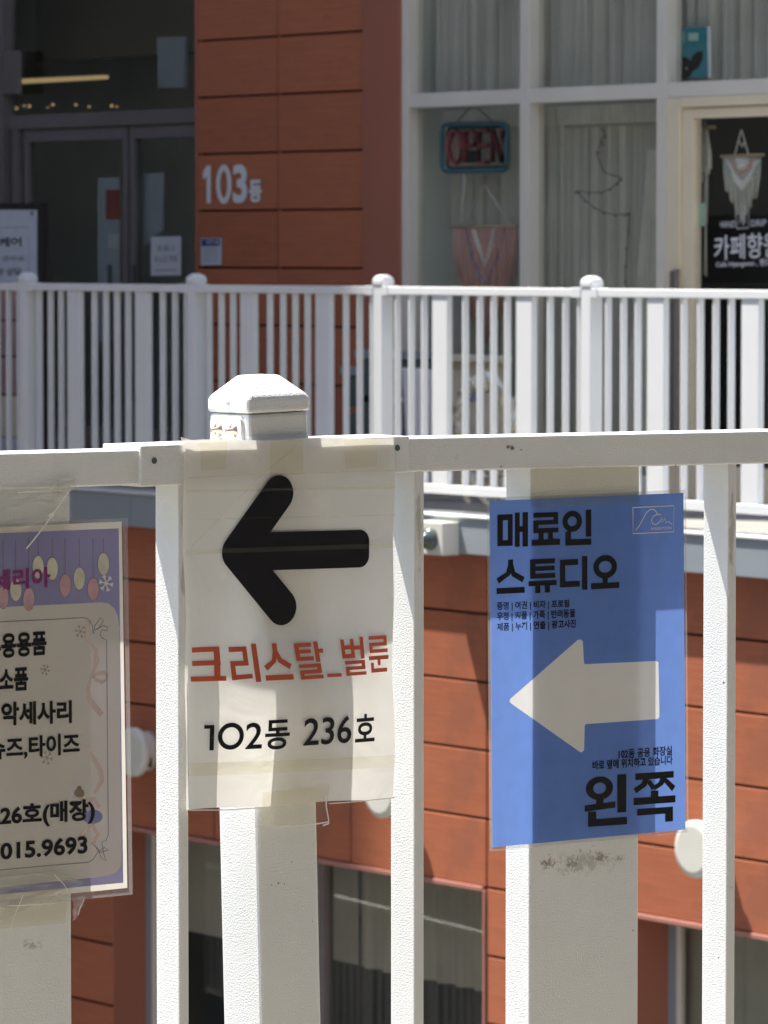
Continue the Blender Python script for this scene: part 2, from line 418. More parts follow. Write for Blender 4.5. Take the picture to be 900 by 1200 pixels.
def U_(x, y): return npl(x, y)[0]
bar('baluster', 209.5, 221); bar('baluster', 485.5, 497); bar('baluster', 852, 862)
bar('baluster', 1180, 1190); bar('baluster', -170, -158)
s_left = bar('slat', -54, 83); s_mid = bar('slat', 620.3, 748, 1050); s_r = bar('slat', 985, 1108)
box('bottom_rail', P, nr, -1.1, 1.1, -.002, .046, BOT - .03, BOT, .001)
# leaning post with cap, side plates and bolts
lean = math.radians(-1.45)
uL, zc = npl(291.5, 515); uR, _ = npl(362.5, 515)
pw = uR - uL; pc = (uL + uR) / 2
post = link('post', boxmesh(-pw / 2, pw / 2, 0, .057, BOT - zc, .0215, .003, 'post'), P, nr, (pc, .0, zc))
post.rotation_euler = (0, lean, 0)
hw = pw / 2 + .0014
# cap: skirt, sloping shoulders, small flat top
z0, z1, z2 = .0222, .0350, .0530
y0, y1 = -.0013, .0583
iy = .0165; ix = .0195
vs = [(-hw, y0, z0), (hw, y0, z0), (hw, y1, z0), (-hw, y1, z0), (-hw, y0, z1), (hw, y0, z1), (hw, y1, z1), (-hw, y1, z1),
      (-hw + ix, y0 + iy, z2), (hw - ix, y0 + iy, z2), (hw - ix, y1 - iy, z2), (-hw + ix, y1 - iy, z2)]
fs = [(0, 3, 2, 1), (0, 1, 5, 4), (1, 2, 6, 5), (2, 3, 7, 6), (3, 0, 4, 7), (4, 5, 9, 8), (5, 6, 10, 9), (6, 7, 11, 10), (7, 4, 8, 11), (8, 9, 10, 11)]
cap = link('post_cap', bev(mesh('post_cap', vs, fs), .0030, 3), P, post)
cyl('cap_screw', P, post, (-hw - .0028, .0285, .030), 'x', .004, .005, 16, [(0, .001), (.0012, .0032), (.0035, .0042), (.0045, .0042)])
for sgn in (-1, 1):
    xa = -pw / 2 - .0035 if sgn < 0 else pw / 2 + .0005
    nn = 8; pts = []
    W0, W1_, H0, H1 = .006, .051, -.0035, .0200
    rr = .007
    pts = [(W0, H0), (W1_, H0)] + [(W1_ - rr + rr * math.sin(a * math.pi / 12) , H1 - rr + rr * math.cos(a * math.pi / 12)) for a in range(6, -1, -1)] + \
          [(W0 + rr - rr * math.sin(a * math.pi / 12), H1 - rr + rr * math.cos(a * math.pi / 12)) for a in range(0, 7)]
    n = len(pts); V = [(xa, a, b) for a, b in pts] + [(xa + .003, a, b) for a, b in pts]
    fs = [tuple(range(n)), tuple(range(n, 2 * n))[::-1]] + [(i, i + n, (i + 1) % n + n, (i + 1) % n) for i in range(n)]
    me = mesh('side_plate', V, fs); bm = bmesh.new(); bm.from_mesh(me); bmesh.ops.recalc_face_normals(bm, faces=bm.faces); bm.to_mesh(me); bm.free()
    link('side_plate', me, P, post)
    for yy in (.017, .039):
        if sgn < 0:
            cyl('bolt', M['brass'], post, (xa - .0075, yy, .008), 'x', .004, .008, 12, [(0, .002), (.0055, .0022), (.0056, .0045), (.0062, .0046), (.0070, .0062), (.0076, .0062)])
# scuffs left by old tape on the slat below the blue sign
def scuffs(name, plane_px, n, rx, ry, parent, mt, lift=.0003, smax=1.6):
    V, Fc = [], []
    for _ in range(n):
        a, b = random.gauss(0, .45), random.gauss(0, .4)
        cx, cy = plane_px[0] + a * rx, plane_px[1] + b * ry
        r = random.uniform(.35, smax) * random.random() ** .7 + .2; k = len(V); m_ = random.randint(4, 7)
        for i in range(m_):
            an = 2 * math.pi * i / m_; q = npl(cx + r * random.uniform(.5, 1.5) * math.cos(an) * 1.3, cy + r * random.uniform(.5, 1.3) * math.sin(an))
            V.append((q[0], -lift - random.random() * .0001, q[1]))
        Fc.append(tuple(range(k, k + m_)))
    o = link(name, mesh(name, V, Fc), mt, parent, kind='stuff'); return o
M['pale_render'] = mat('pale_render', (.64, .635, .61, 1), .8, .1, 3)
M['grime'] = mat('brown_grime', (.25, .19, .13, 1), .8, .3, 200)
M['grime_light'] = mat('pale_grime', (.42, .38, .31, 1), .8, .2, 200)
def decal_mat(name, c, scale, lo, amt=.9, stretch=(1, 1, 1)):
    m, t = new_mat(name); L = t.links.new; o = N(t, 'ShaderNodeOutputMaterial')
    tc = N(t, 'ShaderNodeTexCoord'); mp = N(t, 'ShaderNodeMapping'); mp.inputs['Location'].default_value = (-1, 0, -1); mp.inputs['Scale'].default_value = (2, 0, 2)
    L(tc.outputs['Generated'], mp.inputs[0]); ln = N(t, 'ShaderNodeVectorMath', operation='LENGTH'); L(mp.outputs[0], ln.inputs[0])
    nz = N(t, 'ShaderNodeTexNoise'); nz.inputs['Scale'].default_value = scale; nz.inputs['Detail'].default_value = 6; nz.inputs['Roughness'].default_value = .7; L(coords(t, stretch), nz.inputs['Vector'])
    a = N(t, 'ShaderNodeMath', operation='MULTIPLY_ADD'); a.inputs[1].default_value = -.30; L(ln.outputs['Value'], a.inputs[0]); L(nz.outputs[0], a.inputs[2])
    mr = N(t, 'ShaderNodeMapRange'); mr.inputs[1].default_value = lo; mr.inputs[2].default_value = lo + .09; mr.inputs[4].default_value = amt; L(a.outputs[0], mr.inputs[0])
    tp = N(t, 'ShaderNodeBsdfTransparent'); df = N(t, 'ShaderNodeBsdfDiffuse'); df.inputs[0].default_value = c; mx = N(t, 'ShaderNodeMixShader')
    L(mr.outputs[0], mx.inputs[0]); L(tp.outputs[0], mx.inputs[1]); L(df.outputs[0], mx.inputs[2]); L(mx.outputs[0], o.inputs[0]); return m
M['residue'] = decal_mat('tape_residue', (.36, .29, .22, 1), 260, .39, .6)
M['residue_pale'] = decal_mat('pale_residue', (.52, .49, .42, 1), 150, .37, .4)
M['stain'] = decal_mat('rust_stain', (.45, .37, .26, 1), 90, .32, .32, (1, 1, .25))
DP = Plane(NF, 0, 0, 0, nr)
def decal(name, mt, x0, y0_, x1, y1_, lift): DP.quad(name, mt, [(x0, y0_), (x1, y0_), (x1, y1_), (x0, y1_)], lift)
decal('tape_residue', M['residue'], 621, 998, 662, 1026, .0004)
decal('tape_residue', M['residue'], 650, 1000, 690, 1022, .0005)
decal('tape_residue', M['residue'], 684, 996, 722, 1014, .0006)
decal('tape_residue', M['residue'], 712, 1000, 742, 1012, .0007)
decal('tape_residue', M['residue_pale'], 626, 990, 742, 1030, .0008)
decal('tape_residue', M['residue_pale'], 16, 1096, 60, 1118, .0004)
decal('rust_stain', M['stain'], 209.8, 560, 220.8, 760, .0004)
decal('rust_stain', M['stain'], 485.8, 556, 496.8, 700, .0004)
decal('rust_stain', M['stain'], 852.3, 548, 861.8, 720, .0004)
V, Fc = [], []
for px, py, r in ((599, 525, 3.2), (594, 523.5, 2.2), (609.5, 527, 1.2), (586, 547, 1.0), (342, 1010, .9), (326, 1035, 1.2), (333, 1036, .8), (318, 1037, .9), (366, 1080, .8), (848, 800, 1.2), (857, 1040, .9), (842, 1122, 1.1), (70, 560, 1), (790, 545, .8), (742, 1090, 1)):
    k = len(V); m_ = 6
    for i in range(m_):
        an = i * math.pi / 3; q = npl(px + r * random.uniform(.6, 1.3) * math.cos(an), py + r * random.uniform(.6, 1.3) * math.sin(an)); V.append((q[0], -.0016 if py < 560 else -.0003, q[1]))
    Fc.append(tuple(range(k, k + m_)))
link('paint_chip', mesh('paint_chip', V, Fc), M['grime'], nr, kind='stuff')

# ------------------------------------------------------------------ blue studio sign
v = -.0022
a = npl(686, 785, v)
bs_ = root('studio_sign', 'blue laminated sheet with big white arrow pointing left and black Korean lettering', 'sign', NF, a[0], v, a[1])
B = Plane(NF, v, a[0], a[1], bs_)
outer = [(573.5, 587), (801, 577.5), (803.5, 972), (576.5, 993)]
arrow = [(597, 821.5), (598, 819), (677, 750), (680, 749.3), (683, 751.5), (684.3, 777), (685.5, 778.3), (769, 774.6), (771.6, 776), (772.8, 840), (771, 842.6), (687, 848.5), (685.2, 850), (684.5, 879.3), (681.5, 881.8), (678.5, 880.5), (598.5, 824)]
hole_sheet('paper', M['bluepaper'], bs_, [B.p(*p) for p in outer], [B.p(*p) for p in arrow])
B.poly('arrow', M['bluewhite'], arrow)
def g_(x0, y0, x1, y1, sl=-.05): return [(x0, y0), (x1, y0 + (x1 - x0) * sl), (x1, y1 + (x1 - x0) * sl), (x0, y1)]
G = {}
G['mae'] = [('r', 0, 4, 50, 21), ('r', 0, 79, 50, 96), ('r', 0, 4, 18, 96), ('r', 34, 4, 50, 96), ('r', 57, 0, 73, 100), ('r', 73, 40, 82, 57), ('r', 82, 0, 100, 100)]
G['ryo'] = [('r', 6, 3, 94, 17), ('r', 78, 3, 94, 36), ('r', 6, 25, 94, 38), ('r', 6, 25, 24, 60), ('r', 6, 48, 95, 62), ('r', 25, 62, 42, 84), ('r', 58, 62, 75, 84), ('r', 0, 81, 100, 98)]
G['in'] = [('o', 34, 31, 34, 30, 18, 16), ('r', 81, 0, 100, 76), ('r', 10, 82, 100, 99), ('r', 10, 60, 29, 99)]
G['seu'] = [('p', [(41, 0), (59, 0), (59, 16), (41, 16)]), ('p', [(41, 14), (60, 14), (48, 45), (8, 68), (0, 53), (34, 36)]), ('p', [(41, 14), (59, 14), (66, 36), (100, 53), (92, 68), (54, 48)]), ('r', 0, 81, 100, 98)]
G['tyu'] = [('r', 6, 2, 94, 16), ('r', 6, 2, 25, 58), ('r', 6, 23, 93, 36), ('r', 6, 44, 95, 58), ('r', 0, 65, 100, 79), ('r', 24, 79, 42, 100), ('r', 58, 79, 76, 100)]
G['di'] = [('r', 0, 8, 66, 25), ('r', 0, 8, 19, 90), ('r', 0, 73, 72, 90), ('r', 81, 0, 100, 100)]
G['o'] = [('o', 50, 36, 42, 34, 19, 17), ('r', 41, 66, 59, 84), ('r', 0, 82, 100, 99)]
G['oen'] = [('o', 35, 24, 32, 23, 17, 12), ('r', 27, 46, 44, 60), ('p', [(0, 56), (72, 52), (72, 64), (0, 68)]), ('r', 77, 0, 98, 74), ('r', 8, 84, 100, 98), ('r', 8, 69, 27, 98)]
G['jjok'] = [('r', 4, 2, 96, 15), ('p', [(22, 14), (38, 14), (30, 28), (6, 41), (0, 31), (18, 22)]), ('p', [(30, 20), (40, 16), (52, 31), (44, 37)]), ('p', [(64, 14), (80, 14), (70, 28), (50, 38), (46, 29), (60, 22)]), ('p', [(70, 20), (80, 16), (100, 32), (92, 42)]), ('r', 41, 38, 59, 54), ('r', 0, 50, 100, 64), ('r', 8, 72, 94, 85), ('r', 75, 72, 94, 101)]
B.glyphs('headline_lettering', M['ink'], [
    (G['mae'], g_(582.6, 601.5, 618.4, 641.8, -.04)), (G['ryo'], g_(622.8, 600, 655.8, 640.5, -.04)), (G['in'], g_(659, 598.5, 692.6, 640, -.04)),
    (G['seu'], g_(581.6, 656.5, 614.6, 697, -.05)), (G['tyu'], g_(619, 655, 652, 695.5, -.05)), (G['di'], g_(656, 653, 688, 692.5, -.05)), (G['o'], g_(692.5, 650.5, 725.5, 691, -.05))], .0003)
B.glyphs('direction_lettering', M['ink'], [(G['oen'], g_(685, 910.5, 734.6, 970.5, -.07)), (G['jjok'], g_(742.4, 905.5, 791.2, 965, -.07))], .0003)
B.text('services_lettering', M['ink'], '증명 | 여권 | 비자 | 프로필', [(582, 705.5), (667, 702.5), (667, 713), (582, 716.5)], .0003, .022)
B.text('services_lettering', M['ink'], '우정 | 커플 | 가족 | 반려동물', [(582, 717.5), (674, 713.5), (674, 725), (582, 728.8)], .0003, .022)
B.text('services_lettering', M['ink'], '제품 | 누끼 | 연출 | 광고사진', [(582, 730.2), (674.6, 725.6), (674.6, 737), (582, 741)], .0003, .022)
B.text('washroom_lettering', M['ink'], '102동 공용 화장실', [(724.6, 878.3), (787.3, 873.8), (787.3, 885), (724.6, 889.3)], .0003, .028)
B.text('washroom_lettering', M['ink'], '바로 옆에 위치하고 있습니다', [(694, 891.5), (788, 885), (788, 895.8), (694, 902.5)], .0003, .028)
B.lines('studio_logo', M['snow'], [[(741.4, 594.8), (789.6, 592.6), (789.2, 623.2), (741.6, 625.4), (741.4, 594.8)],
    [(744.5, 621.5), (749, 616), (754, 607), (757.5, 600.5), (762, 597), (766, 597), (769.5, 600.5), (770, 604)],
    [(774.5, 603), (770, 602.5), (765.5, 605), (763, 609.5), (764.5, 613.5), (768, 615), (773, 611.5), (776, 606), (775.5, 612), (779, 607.2), (780, 613), (784, 611), (785, 613.4), (787.5, 613.6)]], .0008, .0003)
B.text('studio_logo', M['snow'], 'MAERYOIN', [(763, 618), (786.5, 616.8), (786.5, 620.3), (763, 621.6)], .0003, .0)
# clear pouch: face and milky rim
B.quad('film', M['film'], [(570.5, 584), (802.8, 574.6), (806, 974.6), (574, 996.8)], .0006)
def rim(Pn, name, o, i, lift):
    vs = [Pn.p(*p) for p in o] + [Pn.p(*p) for p in i]
    return Pn.put(name, M['film_edge'], vs, [(k, k + 4, (k + 1) % 4 + 4, (k + 1) % 4) for k in range(4)], lift)
rim(B, 'film_rim', [(569.5, 583.2), (803.2, 573.6), (806.2, 975.4), (573.2, 997.6)], outer, .0009)
B.quad('tape', M['tape'], [(621, 548), (748, 547), (748, 590), (621, 594)], .0012)

# ------------------------------------------------------------------ middle sign: black arrow
v = -.0062
a = npl(338, 730, v)
cs = root('arrow_sign', 'white paper sheet with thick black arrow and orange Korean lettering taped over the post', 'sign', NF, a[0], v, a[1])
A = Plane(NF, v, a[0], a[1], cs)
_l, _r = A.p(218, 740)[0], A.p(461, 740)[0]
def _bulge(x, z):
    s_ = (x - _l) / (_r - _l); t_ = (.5 - (z - A.p(338, 730)[1]) / .305); k_ = min(1, max(0, (t_ - .50) / .2)); k_ = k_ * k_ * (3 - 2 * k_)
    k2 = min(1, max(0, (1.02 - t_) / .25))
    return .0125 * k_ * (.35 + .65 * k2) * max(0, 1 - ((s_ - .48) * 2) ** 2)
A.bulge = _bulge
sub = 24
q = [A.p(*p) for p in [(214.6, 516.5), (461.3, 512.5), (460.8, 934.5), (218, 949)]]
V = []
for j in range(sub + 1):
    for i in range(sub + 1):
        s, t = i / sub, j / sub; x, z = bil(q, s, t)
        e = .0010 * math.sin(t * 9 + s * 3) * (abs(s - .5) * 2) ** 2
        y = e - .006 * max(0, t - .8) * 5 * (abs(s - .45) ** 1.5)
        x += .0009 * math.sin(t * 17) * (1 if i in (0, sub) else 0); z += .0008 * math.sin(s * 12) * (1 if j in (0, sub) else 0)
        V.append((x, max(y, -.0012) - _bulge(x, z), z))
def gridf(n): return [(j * (n + 1) + i, (j + 1) * (n + 1) + i, (j + 1) * (n + 1) + i + 1, j * (n + 1) + i + 1) for j in range(n) for i in range(n)]
link('paper', mesh('paper', V, gridf(sub), True), M['paper'], cs)
link('film', mesh('film', [(x, y - .0019, z) for x, y, z in V], gridf(sub), True), M['film'], cs)
# arrow: capsules, thickness in metres
def capsule(p0, p1, r, n=14, rc=None):
    p0, p1 = Vector(p0), Vector(p1); d = (p1 - p0).normalized(); nn = Vector((-d.y, d.x)); vs = []
    for k in range(n + 1):
        an = math.pi * k / n; vs.append(p1 + d * r * math.sin(an) + nn * r * math.cos(an))
    for k in range(n + 1):
        an = math.pi * k / n; vs.append(p0 - d * r * math.sin(an) - nn * r * math.cos(an))
    return [tuple(v_) for v_ in vs]
r = .0152
tip = A.p(276.5, 647)
V2, F2, LF = [], [], []
for k, c in enumerate([capsule(tip, A.p(325.5, 578), r), capsule(tip, A.p(329, 711.5), r)]):
    n = len(V2); V2 += c; F2.append(tuple(range(n, n + len(c)))); LF += [k * .00003] * len(c)
e0 = A.p(276.5, 647); e1 = A.p(431.5, 642.5)
d = (Vector(e1) - Vector(e0)).normalized(); nn = Vector((-d.y, d.x)); rc = .010; hh = .0160
bar_ = [Vector(e0) + nn * hh, Vector(e0) - nn * hh]
for k in range(9):
    an = k * math.pi / 16; bar_.append(Vector(e1) - d * rc - nn * (hh - rc) + d * rc * math.sin(an) - nn * rc * math.cos(an))
for k in range(9):
    an = k * math.pi / 16; bar_.append(Vector(e1) - d * rc + nn * (hh - rc) + d * rc * math.cos(an) + nn * rc * math.sin(an))
n = len(V2); V2 += [tuple(b) for b in bar_]; F2.append(tuple(range(n, n + len(bar_)))); LF += [.00006] * len(bar_)
A.put('arrow', M['ink'], V2, F2, .00135, lifts=LF)
G['keu'] = [('r', 5, 2, 84, 16), ('r', 5, 40, 88, 54), ('p', [(70, 2), (88, 2), (88, 30), (84, 86), (66, 86), (70, 30)]), ('p', [(0, 84), (100, 84), (100, 98), (0, 98)])]
G['ri'] = [('r', 0, 6, 62, 19), ('r', 46, 6, 62, 55), ('r', 0, 43, 62, 56), ('r', 0, 43, 16, 93), ('p', [(0, 80), (70, 78), (70, 90), (0, 93)]), ('r', 79, 0, 97, 100)]
G['seu2'] = [('p', [(40, 2), (58, 2), (56, 26), (40, 26)]), ('p', [(40, 22), (57, 22), (46, 50), (10, 72), (0, 60), (32, 44)]), ('p', [(44, 24), (57, 22), (68, 42), (100, 58), (91, 71), (54, 52)]), ('r', 0, 84, 100, 98)]
G['tal'] = [('r', 3, 2, 62, 13), ('r', 3, 2, 18, 50), ('r', 3, 20, 58, 30), ('r', 3, 39, 64, 50), ('r', 70, 0, 85, 55), ('r', 85, 20, 100, 31), ('r', 8, 59, 85, 69), ('r', 70, 59, 85, 85), ('r', 8, 75, 85, 85), ('r', 8, 75, 22, 100), ('r', 8, 90, 88, 100)]
G['beol'] = [('r', 0, 4, 15, 54), ('r', 40, 4, 55, 54), ('r', 0, 20, 55, 31), ('r', 0, 43, 55, 54), ('r', 55, 22, 80, 33), ('r', 80, 0, 96, 57), ('r', 8, 61, 96, 70), ('r', 80, 61, 96, 85), ('r', 8, 76, 96, 85), ('r', 8, 76, 23, 100), ('r', 8, 91, 99, 100)]
G['run'] = [('r', 6, 0, 92, 10), ('r', 76, 0, 92, 28), ('r', 6, 18, 92, 28), ('r', 6, 18, 22, 46), ('r', 6, 36, 96, 46), ('r', 0, 54, 100, 65), ('r', 43, 65, 58, 80), ('r', 8, 88, 92, 99), ('r', 8, 72, 23, 99)]
A.glyphs('shop_lettering', M['orange'], [(G['keu'], g_(221.5, 758, 259.3, 799.5, -.045)), (G['ri'], g_(265.3, 755.5, 298.2, 799.5, -.05)), (G['seu2'], g_(302.7, 753.5, 334.6, 797.5, -.05)),
    (G['tal'], g_(340, 753, 374, 795.5, -.06)), ([('r', 0, 0, 100, 100)], g_(374.6, 788.5, 392.4, 792.6, -.04)), (G['beol'], g_(396, 747.5, 424.4, 791.5, -.06)), (G['run'], g_(428.6, 745.5, 453.8, 788.5, -.06))], .0014)
A.glyphs('unit_lettering', M['ink'], [([('r', 52, 3, 92, 100), ('r', 0, 3, 92, 17)], g_(235, 848.2, 246.5, 879, -.03)), ([('o', 50, 50, 50, 50, 17, 17)], g_(249.5, 846.5, 277.5, 878.4, -.05))], .0014)
A.text('unit_lettering', M['ink'], '2', g_(279.5, 846, 298, 877, -.06), .0014, .012)
A.text('unit_lettering', M['ink'], '동', g_(301, 842.8, 329.2, 877.8, -.06), .0014, .020)
A.text('unit_lettering', M['ink'], '236', g_(345.5, 840.5, 404.5, 873, -.06), .0014, .012)
A.text('unit_lettering', M['ink'], '호', g_(409.5, 836.5, 435, 869.5, -.06), .0014, .020)
for qq in ([(231, 519), (263.5, 517.5), (262, 549.5), (233, 551)], [(313.5, 516), (352.5, 514.5), (352.5, 556), (313.5, 557)], [(400.5, 516), (440, 514), (438, 546), (402, 549)],
           [(216, 574), (460, 569), (460, 572.2), (216, 577.4)], [(216, 644), (460.6, 636), (460.6, 641.5), (216, 649.5)], [(217.5, 893.5), (460.6, 884), (460.6, 898), (217.5, 909)]):
    A.quad('tape', M['tape'], qq, .0034, 10)
# bottom strip folded onto the post
A.quad('tape', M['tape'], [(300, 927), (378.5, 921), (376, 965), (301, 969)], .0036, 6)
A.lines('tape_crease', M['crease'], [[(375, 931), (376, 945), (379, 960), (379, 964), (372, 966.5)], [(301, 968), (340, 967), (368, 964), (378.5, 962)]], .0012, .0038)
for pth in ([(218.6, 949), (240, 948.6), (260, 948.3), (280, 947), (300, 945.5)], [(379, 940.8), (400, 939.5), (420, 938), (440, 936), (460.4, 934.3)], [(216.2, 800), (217.2, 870), (218.6, 948)]):
    A.lines('paper_edge_crease', M['crease'], [pth], .0008, .0034)
for pth in ([(216, 609), (330, 606), (460, 603)], [(222, 640), (300, 560), (345, 522)], [(217, 560), (290, 556), (460, 551)]):
    A.lines('paper_crease', M['tape'], [pth], .0008, .0035)
A.poly('torn_corner', M['crease'], [(214.8, 512.2), (221, 513.5), (229, 516.5), (216, 517.5)], -.004)

# ------------------------------------------------------------------ left sign: lilac dance shop notice
v = -.0022
a = npl(30, 830, v)
ls = root('shop_notice', 'lilac and cream laminated notice with hanging ornaments and black Korean handwriting-style lettering', 'sign', NF, a[0], v, a[1])
S = Plane(NF, v, a[0], a[1], ls)
LX = -100
def on(x, y0_, sl): return y0_ + sl * x
paper_o = [(LX, 622.5), (142.6, 611), (149.2, 1040.5), (LX, 1066)]
lil = [(LX + 6, 628.5), (139, 619.2), (144.4, 1034.4), (LX + 6, 1057)]
cre = [(LX + 10, 716), (118, 705.8), (127, 707), (134, 713), (138, 722), (139.6, 735), (142.2, 1006), (141, 1016), (136, 1022.5), (127, 1026.5), (LX + 10, 1049)]
S.quad('paper', M['creampaper'], paper_o, 0)
S.quad('lilac_print', M['lilac'], lil, .0001)
S.poly('cream_print', M['creampaper'], cre, .0002)
orn = [(44.4, 664.5, 0), (61, 666.5, 0), (76.2, 686, 1), (92.7, 678, 0), (109, 690.5, 1), (121, 661, 0), (18.2, 691, 0), (33.5, 702, 1), (3.3, 700, 1), (-20, 675, 0), (-38, 695, 1), (-55, 668, 0)]
S.lines('ornament_string', M['grey_print'], [[(x, y - 12.5), (x - .2, 630.5 - (0 if x > 20 else -2))] for x, y, _ in orn], .0006, .0003)
S.ellipses('ornament_outline', M['grey_print'], [(x, y, 7.2, 13.8) for x, y, _ in orn], .00035)
S.ellipses('ornament', M['creamprint'], [(x, y, 6.5, 13.1) for x, y, c in orn if c == 0], .0004)
S.ellipses('ornament', M['pinkprint'], [(x, y, 6.5, 13.1) for x, y, c in orn if c == 1], .0004)
def flake(cx, cy, r):
    L_ = []
    for k in range(6):
        an = k * math.pi / 3 + .2; ex, ey = cx + r * .85 * math.cos(an), cy + r * math.sin(an); L_.append([(cx, cy), (ex, ey)])
        for sg in (-.6, .6):
            bx, by = cx + .6 * (ex - cx), cy + .6 * (ey - cy)
            L_.append([(bx, by), (bx + r * .35 * math.cos(an + sg), by + r * .4 * math.sin(an + sg))])
    return L_
S.lines('snowflake', M['snow'], flake(124, 683.5, 10), .0010, .00045)
S.lines('snowflake', M['grime_light'], flake(94, 740, 8) + flake(52.5, 785, 6.5) + flake(54.5, 888, 8.5), .0006, .0004)
S.lines('border_line', M['grey_print'], [[(LX + 12, 735), (0, 728.6), (60, 726), (98, 723.6), (104, 726), (108, 733), (109, 743)],
    [(109, 743), (111, 733), (118, 723.5), (121, 727), (115, 737), (111, 738.5), (121, 733), (126, 734.5), (125, 739), (119, 738), (117, 744), (120, 748), (124.6, 750), (125.6, 860), (126.6, 978)],
    [(126.6, 978), (124, 985), (119, 986), (121, 1000), (124, 1009), (118, 1005), (115, 995), (110, 990), (116, 999), (127, 996), (122, 993), (114, 999), (109, 1007), (103, 1010.5), (60, 1014), (0, 1019.5), (LX + 12, 1028)]], .0006, .0004)
def ribbon(name, pts, ws):
    V, Fc = [], []
    pt = [Vector(S.p(*a_)) for a_ in pts]
    for i, p_ in enumerate(pt):
        d_ = (pt[min(i + 1, len(pt) - 1)] - pt[max(i - 1, 0)]).normalized(); nn_ = Vector((-d_.y, d_.x)) * ws[i % len(ws)] / 2000
        V += [tuple(p_ + nn_), tuple(p_ - nn_)]
    S.put(name, M['palepink'], V, [(2 * i, 2 * i + 1, 2 * i + 3, 2 * i + 2) for i in range(len(pt) - 1)], .0003)
ribbon('ribbon', [(104, 728), (102, 738), (100, 746), (106, 754), (112, 762), (113, 774), (110, 786), (106, 796), (103, 808), (104, 818), (111, 828), (119, 838)], [5, 4, 3, 2, 3.5, 4.5, 3, 2, 3.5, 4, 5, 5])
ribbon('ribbon', [(108, 793), (114, 789), (121, 788), (125, 791), (124, 797), (119, 799.5), (113, 797), (108, 792)], [2, 3, 3.5, 3, 2.5, 3, 3, 2])
ribbon('ribbon', [(102, 876), (106, 884), (112, 893), (118, 905), (119, 915), (114, 924), (110, 930)], [2, 4, 4, 4.5, 4, 3.5, 3])
S.ellipses('dancer_print', M['blueprint'], [(108, 957, 12, 8.5)], .0003)
S.ellipses('dancer_print', M['grime'], [(92.8, 929.5, 5.8, 5.2), (92.6, 923.5, 2.6, 2.8)], .00045)
S.lines('dancer_print', M['palepink'], [[(94, 934), (98, 940), (104, 950)], [(104, 966), (98, 976), (92, 986)], [(108, 966), (114, 978), (108, 990)], [(100, 940), (110, 936), (116, 946)]], .0035, .00032)
I = M['ink']
S.text('title_lettering', M['magenta'], '세리아', [(-10, 668.5), (58.6, 663.8), (58.8, 688), (-10, 692.5)], .0006, .03)
S.text('notice_lettering', I, '무용용품', [(-17, 744), (54, 739.2), (54.2, 767.5), (-17, 773)], .0006, .036)
S.text('notice_lettering', I, '소품', [(-1.5, 784), (32.4, 781.6), (32.6, 808.6), (-1.5, 811)], .0006, .036)
S.text('notice_lettering', I, '악세사리', [(1, 823), (83.6, 820.5), (83.8, 847.2), (1, 850.5)], .0006, .034)
S.text('notice_lettering', I, '슈즈,타이즈', [(-14, 865.5), (92.8, 858.5), (93, 885), (-14, 892)], .0006, .032)
S.text('notice_lettering', I, '226호(매장)', [(-13, 944.5), (110.6, 935.8), (110.8, 965), (-13, 972.5)], .0006, .034)
S.text('notice_lettering', I, '015.9693', [(0, 988), (102, 979), (102.2, 1000.2), (0, 1008)], .0006, .030)
S.quad('film', M['film'], [(LX - 3, 619), (147.4, 607.6), (153.6, 1047.2), (LX - 3, 1073)], .0012)
rim(S, 'film_rim', [(LX - 4, 618), (148.2, 607), (154.4, 1048), (LX - 4, 1074)], paper_o, .0014)
# torn clear tape over its top and bottom edges
T = S
def crumple(name, poly, n, amp, lift, mt):
    """irregular tape patch with raised creases"""
    q_ = [T.p(*p_) for p_ in poly]; V = []
    for j in range(n + 1):
        for i in range(n + 1):
            s_, t_ = i / n, j / n; x_, z_ = bil(q_, s_, t_)
            V.append((x_, -lift - amp * random.random() ** 3, z_))
    return link(name, mesh(name, V, gridf(n)), mt, ls)
crumple('tape', [(-30, 583), (80, 566), (82, 607), (-30, 632)], 10, .0012, .0022, M['tape_clear'])
crumple('tape', [(53, 562), (87, 559.5), (87.5, 573), (58, 580)], 8, .0025, .003, M['tape_clear'])
crumple('tape', [(-20, 1030), (60, 1020), (98, 1034), (-20, 1086)], 10, .0020, .0022, M['tape_clear'])
crumple('tape', [(84, 1052), (98, 1049), (93, 1068), (84.5, 1080)], 6, .003, .001, M['tape_clear'])
T.lines('tape_crease', M['crease'], [[(28, 643), (45, 622), (62, 598), (80, 573)], [(18, 577), (45, 575.5), (70, 574)]], .0011, .0036)
T.lines('tape_crease', M['crease'], [[(5, 1061), (30, 1060), (62, 1058)], [(88, 1072), (91, 1062), (95, 1054)], [(8, 1090), (14, 1072), (24, 1048)], [(60, 1024), (72, 1036), (78, 1048)]], .0007, .0042)
T.poly('tape_crease', M['crease'], [(53, 604), (59, 600), (61, 604), (57, 607)], .0037)
T.poly('tape_crease', M['crease'], [(55, 576), (66, 569), (80, 562), (86.5, 560.5), (86, 566), (78, 573), (66, 577)], .0034).data.materials[0] = M['tape']
T.quad('tape', M['tape'], [(-20, 1062), (78, 1056), (76, 1082), (-20, 1090)], .0004)

